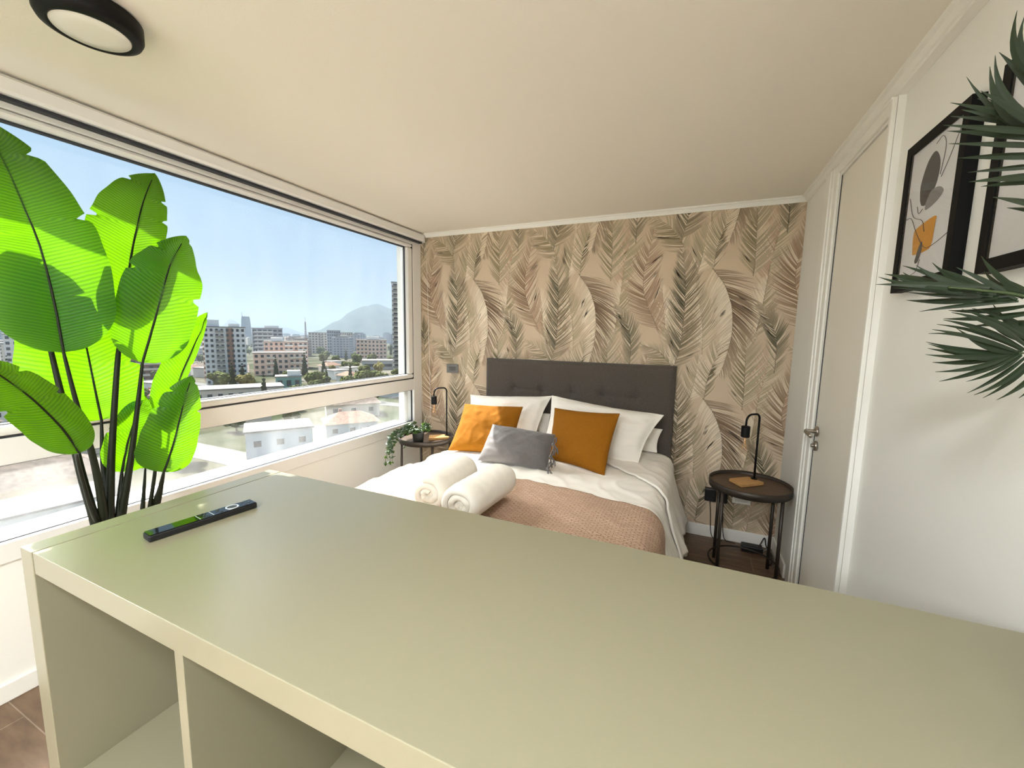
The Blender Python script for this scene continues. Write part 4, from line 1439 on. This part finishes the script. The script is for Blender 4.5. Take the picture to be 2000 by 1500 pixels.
# streets
asphalt = nmat('pale_asphalt', (0.12, 0.118, 0.115), 0.9, var=0.1, vscale=0.3)
for k, (x0, x1, y0, y1) in enumerate(((-60, -53, -200, 700), (-700, -60.05, 47, 54), (-132, -125, 54.05, 700), (-132, -125, -200, 46.95), (-700, -60.05, 112, 118))):
    struct('street', B(x0, x1, y0, y1, G, G + 0.05 + 0.01 * k), asphalt)


def facade(name, wall, glass, fh, bw, z0=0.30, z1=0.78, u0=0.22, u1=0.80):
    """plaster with rows of windows, laid out on each face in metres"""
    if name in MATS: return MATS[name]
    m = bpy.data.materials.new(name)
    m.use_nodes = True
    nt = m.node_tree
    b = nt.nodes['Principled BSDF']
    b.inputs['Roughness'].default_value = 0.7
    tc = nt.nodes.new('ShaderNodeTexCoord')
    sp = nt.nodes.new('ShaderNodeSeparateXYZ')
    nt.links.new(tc.outputs['Object'], sp.inputs[0])

    def M(op, a, b_=None):
        n = nt.nodes.new('ShaderNodeMath'); n.operation = op
        for i, v in enumerate((a, b_)):
            if v is None: continue
            if isinstance(v, (int, float)): n.inputs[i].default_value = v
            else: nt.links.new(v, n.inputs[i])
        return n.outputs[0]
    u = M('FRACT', M('DIVIDE', M('ADD', M('ADD', sp.outputs['X'], sp.outputs['Y']), 500.0), bw))
    v = M('FRACT', M('DIVIDE', sp.outputs['Z'], fh))
    w = M('MULTIPLY', M('MULTIPLY', M('GREATER_THAN', u, u0), M('LESS_THAN', u, u1)), M('MULTIPLY', M('GREATER_THAN', v, z0), M('LESS_THAN', v, z1)))
    ge = nt.nodes.new('ShaderNodeNewGeometry')
    s2 = nt.nodes.new('ShaderNodeSeparateXYZ')
    nt.links.new(ge.outputs['Normal'], s2.inputs[0])
    w = M('MULTIPLY', w, M('LESS_THAN', M('ABSOLUTE', s2.outputs['Z']), 0.5))
    mx = nt.nodes.new('ShaderNodeMixRGB')
    mx.inputs[1].default_value = (*wall, 1); mx.inputs[2].default_value = (*glass, 1)
    nt.links.new(w, mx.inputs[0])
    nt.links.new(mx.outputs[0], b.inputs['Base Color'])
    MATS[name] = m
    return m


WIN = nmat('dark_window_glass', (0.045, 0.055, 0.065), 0.2)
SLAB = nmat('pale_concrete', (0.23, 0.215, 0.195), 0.85)
WHITE = nmat('white_plaster', (0.72, 0.70, 0.665), 0.85)
BRICK = nmat('brown_brick', (0.25, 0.145, 0.105), 0.85)
PINKP = nmat('salmon_plaster', (0.72, 0.52, 0.42), 0.85)
BEIGE = nmat('beige_plaster', (0.66, 0.57, 0.47), 0.85)
GREYP = nmat('bluish_grey_plaster', (0.38, 0.38, 0.42), 0.8)
TEALP = nmat('teal_plaster', (0.16, 0.30, 0.27), 0.8)


def LB(*a):
    bm = bmesh.new()
    return box(bm, *a)


def block(name, label, cat, x, y, yaw, w, d, h, mat, rows=0, cols=0, balc=(), pent=(), group=None, wsize=(0.5, 0.5), stripes=()):
    """a building: local x runs away from the window, local y to the left"""
    t = thing(name, label, cat, (x, y, G), group, yaw)
    obj('walls', LB(0, d, -w / 2, w / 2, 0, h), mat, t, local=True)
    obj('roof_slab', LB(-0.3, d + 0.3, -w / 2 - 0.3, w / 2 + 0.3, h + 0.01, h + 0.5), SLAB, t, local=True)
    for (y0, y1, x0, x1, ph) in pent:
        obj('penthouse', LB(x0, x1, y0, y1, h + 0.5, h + 0.5 + ph), WHITE, t, local=True)
    for (y0, y1, m) in stripes:
        obj('wall_strip', LB(-0.25, -0.01, y0, y1, 0.2, h - 0.3), m, t, local=True)
    if rows:
        fh, bw = h / rows, w / cols
        base = None
        for r in range(rows):
            for c in range(cols):
                yy, zz = -w / 2 + (c + 0.5) * bw, (r + 0.5) * fh
                if base is None:
                    base = obj('window', LB(-0.30, -0.02, -bw * wsize[0] / 2, bw * wsize[0] / 2, -fh * wsize[1] / 2, fh * wsize[1] / 2), WIN, t, local=True)
                    o = base
                else:
                    o = base.copy(); scene.collection.objects.link(o)
                o.location = (0, yy, zz)
    for (y0, y1, n, m) in balc:
        fh = h / n
        for r in range(n):
            obj('balcony', LB(-1.3, -0.32, y0, y1, r * fh + 0.1, r * fh + 1.1), m, t, local=True)
    return t


block('apartment_building', 'tall white apartment block with a brown window column, left of centre in the view', 'building', -200.3, 121.8, 2.595, 16.1, 13, 26.5, WHITE, 11, 8,
      pent=((2.0, 7.6, 2, 8, 3.0), (-6, -1.5, 4, 9, 1.4)), stripes=((-3.2, -0.6, BRICK),), balc=((0.4, 3.6, 11, SLAB),))
block('apartment_building', 'brown balconied apartment block directly behind the banana plant leaves', 'building', -219.0, 127.5, 2.625, 9.0, 9, 23.5, BRICK, 10, 4, balc=((-4.4, 4.4, 10, BEIGE),))
block('office_building', 'bluish grey office block with banded windows behind the salmon apartments', 'building', -310.5, 221.6, 2.522, 20.9, 14, 26.9, GREYP, 9, 6, balc=((-4, 9, 9, WHITE),), pent=((-8, 2, 3, 9, 2),), wsize=(0.7, 0.45))
block('office_building', 'narrow dark glass office block behind the tall white apartment block', 'building', -340, 236, 2.551, 11, 12, 22.0, facade('dark_office_glass', (0.16, 0.16, 0.20), (0.06, 0.065, 0.10), 2.8, 2.2))
block('apartment_building', 'wide salmon apartment block with stepped lower wing, middle of the view', 'building', -218.5, 162.9, 2.501, 26.5, 12, 12.5, PINKP, 4, 9, balc=((-12, -5, 4, BEIGE), (2, 7, 4, BEIGE)))
block('apartment_building', 'taller salmon apartment block with balconies behind the stepped one', 'building', -251, 192, 2.485, 26.0, 14, 18.0, PINKP, 6, 9, balc=((-12.5, -7, 6, WHITE), (-4, 1, 6, WHITE)), pent=((2, 9, 3, 9, 2.4),))
for k, (x, y, w, h, lab, m) in enumerate(((-401.2, 348.1, 19.6, 23.9, 'left of the three distant beige towers under the hill', BEIGE), (-371.4, 343.8, 13.9, 26.5, 'middle of the three distant beige towers under the hill', GREYP), (-384.0, 374.5, 14.4, 24.5, 'right of the three distant beige towers under the hill', BEIGE))):
    block('apartment_building', lab, 'building', x, y, 2.40, w, 13, h, m, 8, 6, balc=((-w * 0.3, -w * 0.05, 8, SLAB),), group='distant beige towers')
block('apartment_building', 'salmon apartment block with striped balconies below the hill, right in the view', 'building', -248.8, 270.1, 2.315, 24.3, 14, 19.0, PINKP, 6, 8, balc=((4, 10.5, 6, BEIGE), (-12, -9, 6, BEIGE)), pent=((-6, 4, 3, 9, 2.5),))
block('warehouse', 'long low pale hall with a ribbon window below the salmon block', 'building', -197.2, 220.2, 2.301, 21, 14, 6.0, nmat('pale_metal_cladding', (0.30, 0.31, 0.32), 0.5), 1, 1, wsize=(0.85, 0.3))
block('apartment_tower', 'slender tower with stacked balconies cut by the right edge of the window', 'building', -153.2, 192.0, 2.244, 12.0, 14, 53.6, WHITE, 20, 2, balc=((0.5, 5.9, 20, SLAB),), wsize=(0.7, 0.5))
block('apartment_building', 'pale apartment block at the far left edge of the view', 'building', -333.6, 80.0, 2.905, 17, 13, 21.3, WHITE, 8, 5, balc=((-8, -2, 8, SLAB),))
block('apartment_building', 'white apartment block with dark penthouse, left of the banana plant', 'building', -297.6, 85.5, 2.862, 9.6, 13, 21.4, WHITE, 8, 4, pent=((-4, 4, 1, 8, 2.6),))
block('apartment_building', 'low brown apartment block with banded balconies glimpsed between the plant leaves', 'building', -239.6, 107.0, 2.715, 22, 13, 13.6, BRICK, 5, 7, balc=((-10.5, 10.5, 5, BEIGE),))
block('row_building', 'long low flat roofed building just above the window rail', 'building', -147.6, 94.0, 2.60, 27, 12, 4.4, BEIGE, 1, 9, wsize=(0.45, 0.4))
block('house', 'teal flat roofed house beside the long low building', 'house', -162.1, 124.4, 2.485, 10.0, 8, 5.2, TEALP, 1, 3, pent=((-4.8, 0.5, 1, 6, 2.2),))

# glass skyscraper far off
gt = thing('skyscraper', 'tall hazy glass tower with a pointed top on the horizon', 'building', (-813.2, 536.1, G), None, 2.559)
bm = bmesh.new()
prof = [(8.6, 0), (8.4, 30), (7.4, 46), (6.4, 52.5)]
pr = None
for hw, z in prof:
    cur = [bm.verts.new(p) for p in ((0, -hw, z), (0, hw, z), (15, hw, z), (15, -hw, z))]
    if pr:
        for i in range(4): bm.faces.new((pr[i], pr[(i + 1) % 4], cur[(i + 1) % 4], cur[i]))
    pr = cur
bm.faces.new(pr)
obj('tower_walls', bm, facade('blue_tower_glass', (0.16, 0.20, 0.26), (0.10, 0.13, 0.18), 3.2, 1.6), gt, local=True)
obj('spire', tube(bmesh.new(), [(6, 5.6, 51), (6, 6.2, 62)], [0.8, 0.15], 8), GREYP, gt, local=True)

# lattice mast
mt = thing('lattice_mast', 'thin lattice radio mast standing on the skyline left of the hill', 'mast', (-330.0, 273.0, G))
bm = bmesh.new()
for sx, sy in ((-1, -1), (1, -1), (1, 1), (-1, 1)):
    tube(bm, [(sx * 0.9, sy * 0.9, 0), (sx * 0.25, sy * 0.25, 34)], 0.14, 5)
obj('mast_leg', bm, nmat('red_grey_steel', (0.22, 0.13, 0.11), 0.6), mt, local=True)
bm = bmesh.new()
for k in range(17):
    a0, a1 = 0.9 - 0.65 * k / 17, 0.9 - 0.65 * (k + 1) / 17
    z0, z1 = k * 2, k * 2 + 2
    for (sx, sy), (tx, ty) in (((-1, -1), (1, -1)), ((1, -1), (1, 1)), ((1, 1), (-1, 1)), ((-1, 1), (-1, -1))):
        tube(bm, [(sx * a0, sy * a0, z0), (tx * a1, ty * a1, z1)], 0.07, 4)
obj('lattice_brace', bm, MATS['red_grey_steel'], mt, local=True)
obj('antenna', tube(bmesh.new(), [(0, 0, 34), (0, 0, 38.5)], 0.12, 6), MATS['red_grey_steel'], mt, local=True)


# ------------------------------------------------------------------ hills
def hill(name, label, D, prof, depth, seed):
    """prof: (bearing, height) of the ridge at distance D; the ground falls away in front and behind"""
    bm = bmesh.new()
    nb, nd = 90, 36
    g = []
    b0, b1 = prof[0][0], prof[-1][0]
    for i in range(nb + 1):
        bb = b0 + (b1 - b0) * i / nb
        for (p, h0), (q, h1) in zip(prof, prof[1:]):
            if p <= bb <= q or q <= bb <= p:
                t = (bb - p) / (q - p); t = t * t * (3 - 2 * t) * 0.4 + t * 0.6
                hh = h0 + (h1 - h0) * t
                break
        row = []
        for j in range(nd + 1):
            v = 2 * j / nd - 1
            r = D + v * depth
            e = max(0, 1 - v * v) ** 1.2
            x, y = r * cos(bb), r * sin(bb)
            z = G - 2 + (hh - G + 2) * e
            z += (noise.noise(Vector((x * 0.012, y * 0.012, seed))) * 9 + noise.noise(Vector((x * 0.05, y * 0.05, seed))) * 4) * e * min(1, (hh - G) / 60)
            row.append(bm.verts.new((x, y, z)))
        g.append(row)
    for i in range(nb):
        for j in range(nd): bm.faces.new((g[i][j], g[i + 1][j], g[i + 1][j + 1], g[i][j + 1]))
    o = obj(name, bm, nmat('wooded_hillside', (0.030, 0.040, 0.024), 0.95, var=0.5, vscale=0.02, spec=0.0), smooth=True)
    tag(o, label, 'hill')
    return o


def bear(x, y): return atan2(y, x)


hill('wooded_hill', 'large rounded wooded hill rising over the city at the right of the view', 2600,
     [(bear(-1300, 2250), -20), (bear(-1567, 2074), 40), (bear(-1665, 1997), 136), (bear(-1738, 1934), 166), (bear(-1790, 1890), 150), (bear(-1832, 1845), 126), (bear(-1891, 1784), 62), (bear(-1965, 1703), 5), (bear(-2010, 1650), -22)], 620, 2.0)
hill('distant_hill', 'faint blue hill far off behind the tall white apartment block', 4500,
     [(bear(-3480, 2860), -20), (bear(-3567, 2743), 30), (bear(-3640, 2640), 38), (bear(-3759, 2475), 30), (bear(-3819, 2380), 95), (bear(-3861, 2311), 15), (bear(-3950, 2160), 30), (bear(-4100, 1850), -20)], 700, 5.0)

# ------------------------------------------------------------------ trees
leaf_green = [nmat('tree_foliage_%s' % n_, c, 0.9, var=0.45, vscale=1.2) for n_, c in (('olive', (0.085, 0.095, 0.030)), ('dark', (0.030, 0.042, 0.020)), ('yellow', (0.15, 0.13, 0.045)))]
bark = nmat('tree_bark', (0.08, 0.06, 0.045), 0.9)


def tree_proto(kind, mat, label):
    t = thing('tree' if kind != 'cypress' else 'cypress_tree', label, 'tree', (0, 0, G), label.split(',')[0])
    bm = bmesh.new()
    rnd = random.Random(hash(kind) % 7 if False else {'round': 1, 'cypress': 2, 'bushy': 3}[kind])
    if kind == 'cypress':
        blobs = [(0, 0, 1.6 + k * 1.05, 1.25 * (1 - k / 9.5)) for k in range(9)]
    else:
        blobs = [(rnd.gauss(0, 1.1), rnd.gauss(0, 1.1), rnd.uniform(2.4, 5.2), rnd.uniform(0.9, 1.6)) for _ in range(11)]
    for (x, y, z, r) in blobs:
        geo = bmesh.ops.create_icosphere(bm, subdivisions=3, radius=r)
        for v in geo['verts']:
            v.co *= 1 + 0.30 * noise.noise(v.co * 2.6 + Vector((x, y, z))) + 0.16 * noise.noise(v.co * 7)
            v.co += Vector((x, y, z))
    obj('crown', bm, mat, t, local=True)
    obj('trunk', tube(bmesh.new(), [(0, 0, 0), (0.05, 0, 3.2)], [0.28, 0.16], 7), bark, t, local=True)
    return t


PROTO = [tree_proto('round', leaf_green[0], 'olive green broad tree, one of many in the gardens below'),
         tree_proto('cypress', leaf_green[1], 'dark upright conifer, one of several in the gardens below'),
         tree_proto('bushy', leaf_green[2], 'yellowish green tree, one of several in the gardens below')]
USED = set()
TREES = []


def put_tree(k, x, y, s, label=None):
    if k not in USED and label is None:
        o = PROTO[k]; USED.add(k)
    else:
        o = copy_tree(PROTO[k])
        if label:
            o['label'] = label
            if 'group' in o: del o['group']
    o.location = (x, y, G)
    TREES.append((x, y, 3.2 * s))
    o.scale = (s, s, s * random.uniform(0.9, 1.15))
    o.rotation_euler = (0, 0, random.uniform(0, 6.28))


SPOTS = [(1, -199.0, 163.0, 1.35), (1, -190.0, 168.0, 1.25), (0, -188.0, 171.0, 1.6), (0, -176, 105, 1.5), (0, -171, 98, 1.4), (1, -183, 108, 1.1), (1, -181, 112, 1.2), (0, -186, 117, 1.4), (1, -188, 121, 1.2),
         (2, -172, 112, 1.1), (0, -168, 116, 1.0), (0, -178, 136, 1.2), (0, -172, 140, 1.2), (2, -186, 146, 1.0), (0, -165, 143, 1.0), (0, -152, 135, 1.0), (0, -190, 190, 1.3), (2, -178, 200, 1.1), (0, -170, 178, 1.2),
         (0, -150, 166, 1.0), (0, -141, 158, 0.9), (0, -146, 176, 1.1), (1, -205, 150, 1.1), (0, -150, 62, 1.3), (0, -160, 70, 1.3), (2, -170, 62, 1.2), (0, -190, 70, 1.4), (0, -205, 84, 1.4), (0, -230, 78, 1.5), (2, -250, 84, 1.4), (0, -265, 90, 1.5),
         (0, -63, 66, 0.8), (0, -99, 76, 0.8)]
for k, x, y, s in SPOTS:
    if all((x - p) ** 2 + (y - q) ** 2 > (r + 2.9 * s) ** 2 for p, q, r in TREES): put_tree(k, x, y, s)
put_tree(2, -75.0, 17.5, 0.72, 'yellowish green tree at the lower left corner of the window')

# ------------------------------------------------------------------ houses
roofs = [nmat('terracotta_roof_tiles', (0.24, 0.15, 0.11), 0.9, var=0.25, vscale=1.5), nmat('grey_brown_roof_tiles', (0.17, 0.135, 0.11), 0.9, var=0.25, vscale=1.5), nmat('pale_metal_roof', (0.21, 0.19, 0.175), 0.6, var=0.1, vscale=0.5)]
walls_ = [WHITE, BEIGE, nmat('cream_plaster', (0.34, 0.31, 0.26), 0.85)]


def house_proto(rm, wm, w, d, h, rh, flat, label):
    t = thing('house', label, 'house', (0, 0, G), label.split(',')[0])
    obj('walls', LB(-d / 2, d / 2, -w / 2, w / 2, 0, h), wm, t, local=True)
    if flat:
        obj('roof', LB(-d / 2 - 0.3, d / 2 + 0.3, -w / 2 - 0.3, w / 2 + 0.3, h + 0.005, h + 0.35), rm, t, local=True)
    else:
        bm = bmesh.new()
        e = 0.6
        q = [bm.verts.new(p) for p in ((-d / 2 - e, -w / 2 - e, h), (d / 2 + e, -w / 2 - e, h), (d / 2 + e, w / 2 + e, h), (-d / 2 - e, w / 2 + e, h))]
        r = [bm.verts.new((0, -w / 2 + d * 0.42, h + rh)), bm.verts.new((0, w / 2 - d * 0.42, h + rh))]
        bm.faces.new((q[0], q[1], r[0])); bm.faces.new((q[2], q[3], r[1]))
        bm.faces.new((q[1], q[2], r[1], r[0])); bm.faces.new((q[3], q[0], r[0], r[1]))
        bm.faces.new((q[3], q[2], q[1], q[0]))
        rf = obj('roof', bm, rm, t, local=True)
        obj('chimney', LB(d * 0.15, d * 0.15 + 0.6, w * 0.15, w * 0.15 + 0.7, h + rh * 0.4, h + rh + 0.5), BRICK, rf, local=True)
    base = None
    for c in range(3):
        yy = -w / 2 + (c + 0.5) * w / 3
        if base is None:
            base = obj('window', LB(-d / 2 - 0.06, -d / 2 - 0.005, -0.65, 0.65, -0.6, 0.6), WIN, t, local=True); o = base
        else:
            o = base.copy(); scene.collection.objects.link(o)
        o.location = (0, yy, h * 0.55)
    # the long side
    for c in range(2):
        o = base.copy(); scene.collection.objects.link(o)
        o.rotation_euler = (0, 0, pi / 2)
        o.location = (-d / 4 + c * d / 2, -w / 2 + d / 2, h * 0.55)
    return t


HOUSE = [house_proto(roofs[0], walls_[0], 13, 9, 4.2, 2.4, False, 'white house with a terracotta hipped roof, one of many below'),
         house_proto(roofs[1], walls_[1], 15, 10, 4.0, 2.6, False, 'beige house with a grey brown hipped roof, one of many below'),
         house_proto(roofs[2], walls_[0], 12, 9, 5.2, 0, True, 'white house with a pale flat roof, one of many below'),
         house_proto(roofs[0], walls_[2], 18, 9, 3.6, 2.2, False, 'long cream house with a terracotta hipped roof, one of many below')]
HUSED = set()
TAKEN = []


def put_house(k, x, y, rz, label=None, s=1.0):
    if k not in HUSED and label is None:
        o = HOUSE[k]; HUSED.add(k)
    else:
        o = copy_tree(HOUSE[k])
        if label:
            o['label'] = label
            if 'group' in o: del o['group']
    o.location = (x, y, G)
    o.scale = (s, s, s)
    o.rotation_euler = (0, 0, rz)
    TAKEN.append((x, y, 11 * s))


put_house(1, -84.5, 22.5, 2.86 + 0.25, 'large house with a brown hipped roof behind the plant stalks, low in the window', 1.15)
put_house(2, -71.5, 21.2, 2.86 + 0.12, 'white flat roofed house with small windows, nearest at the lower left', 0.80)
put_house(0, -77.0, 75.5, 2.5, 'house with a terracotta hipped roof, low in the window nearest the room corner', 0.9)
put_house(1, -96.0, 95.0, 2.45, 'house with a brown hipped roof behind the nearest terracotta one', 1.0)
put_house(2, -80.0, 58.5, 2.55, 'white flat roofed house seen below the window rail', 1.0)
BIG = [(-200, 122, 16), (-219, 127, 12), (-218, 163, 20), (-251, 192, 22), (-310, 222, 20), (-249, 270, 22), (-197, 220, 20), (-153, 192, 14), (-334, 80, 18), (-298, 86, 14), (-240, 107, 20), (-148, 94, 20), (-162, 124, 10)]
TAKEN += TREES
TAKEN += [(a + 5 * cos(bear(a, b)), b + 5 * sin(bear(a, b)), c) for a, b, c in BIG]
n_h = 0
for ring in range(15):
    r = 66 + ring * 17.5
    a = 2.16 + 0.05 * (ring % 2)
    while a < 3.05:
        x, y = r * cos(a + random.uniform(-0.01, 0.01)), (r + random.uniform(-4, 4)) * sin(a)
        if all((x - p) ** 2 + (y - q) ** 2 > (s * 0.8 + 8) ** 2 for p, q, s in TAKEN) and not (-62 - 12 < x < -52 + 9) and not any(abs(y - s_) < 12 for s_ in (50, 115)) and abs(x + 128.5) > 13:
            put_house(random.choice((0, 0, 1, 2, 2, 3)), x, y, random.choice((0, pi / 2)) + random.uniform(-0.15, 0.15) + pi, s=random.uniform(0.8, 1.0))
            n_h += 1
            if True:
                tx, ty = x + random.choice((-1, 1)) * 9.5, y + random.uniform(-9, 9)
                if all((tx - p) ** 2 + (ty - q) ** 2 > (s * 0.8 + 3.5) ** 2 for p, q, s in TAKEN + TREES): put_tree(random.choice((0, 0, 0, 1, 2)), tx, ty, random.uniform(0.6, 1.0))
        a += 18.5 / r

# ------------------------------------------------------------------ the far city
FARM = [facade('far_beige_facade', (0.50, 0.44, 0.37), (0.12, 0.11, 0.11), 2.9, 3.2), facade('far_white_facade', (0.58, 0.57, 0.54), (0.14, 0.15, 0.16), 2.9, 2.8), facade('far_brick_facade', (0.40, 0.28, 0.22), (0.10, 0.09, 0.09), 2.9, 3.4), facade('far_grey_facade', (0.36, 0.37, 0.41), (0.11, 0.12, 0.14), 3.0, 2.4)]
FLAB = ['beige block far off in the hazy city', 'white block far off in the hazy city', 'brick red block far off in the hazy city', 'grey block far off in the hazy city']
FP = []
for k in range(4):
    w, d, h = ((17, 13, 20), (22, 13, 16), (15, 13, 18), (13, 13, 25))[k]
    t = thing('apartment_building', FLAB[k], 'building', (0, 0, G), FLAB[k])
    obj('walls', LB(-d / 2, d / 2, -w / 2, w / 2, 0, h), FARM[k], t, local=True)
    obj('roof_slab', LB(-d / 2 + 1, d / 2 - 1, -w / 3, w / 3, h + 0.005, h + 1.6), SLAB, t, local=True)
    FP.append(t)
fu = set()
FT = list(TAKEN) + TREES + [(-401, 348, 18), (-371, 344, 16), (-384, 375, 16), (-813, 536, 20), (-330, 273, 8), (-340, 236, 14)]
tries = 0
placed = 0
while placed < 150 and tries < 4000:
    tries += 1
    r = 330 * (1 + 3.4 * random.random() ** 1.6)
    a = random.uniform(2.14, 3.0)
    x, y = r * cos(a), r * sin(a)
    if 2.50 < a < 2.62 and r < 800: continue
    if any((x - p) ** 2 + (y - q) ** 2 < (s + 19) ** 2 for p, q, s in FT): continue
    k = random.randrange(4)
    if k in fu: o = copy_tree(FP[k])
    else: o = FP[k]; fu.add(k)
    o.location = (x, y, G)
    sz = random.uniform(0.55, 1.0)
    o.scale = (random.uniform(0.9, 1.3), random.uniform(0.9, 1.6), sz)
    o.rotation_euler = (0, 0, a + random.uniform(-0.4, 0.4))
    FT.append((x, y, 13)); placed += 1
for _ in range(520):
    r = random.choice((random.uniform(95, 330), random.uniform(150, 330), random.uniform(330, 700))); a = random.uniform(2.14, 3.0)
    x, y = r * cos(a), r * sin(a)
    if any((x - p) ** 2 + (y - q) ** 2 < (s + 5) ** 2 for p, q, s in FT + TREES): continue
    put_tree(random.choice((0, 0, 1)), x, y, random.uniform(0.9, 1.5))

# ------------------------------------------------------------------ haze over the far city
hz = bpy.data.materials.new('city_haze')
hz.use_nodes = True
nt = hz.node_tree
nt.nodes.clear()
ho = nt.nodes.new('ShaderNodeOutputMaterial')
hv = nt.nodes.new('ShaderNodeVolumeScatter')
hv.inputs['Anisotropy'].default_value = 0.2
ha = nt.nodes.new('ShaderNodeVolumeAbsorption')
for nd in (hv, ha):
    nd.inputs['Color'].default_value = (0.30, 0.365, 0.43, 1)
    nd.inputs['Density'].default_value = 0.0005
hs = nt.nodes.new('ShaderNodeAddShader')
nt.links.new(hv.outputs[0], hs.inputs[0])
nt.links.new(ha.outputs[0], hs.inputs[1])
nt.links.new(hs.outputs[0], ho.inputs['Volume'])
hb_ = obj('city_haze', B(-6500, -175, -2500, 5500, G - 0.5, 175), hz)
tag(hb_, 'pale haze hanging over the distant city', 'haze', kind='stuff')
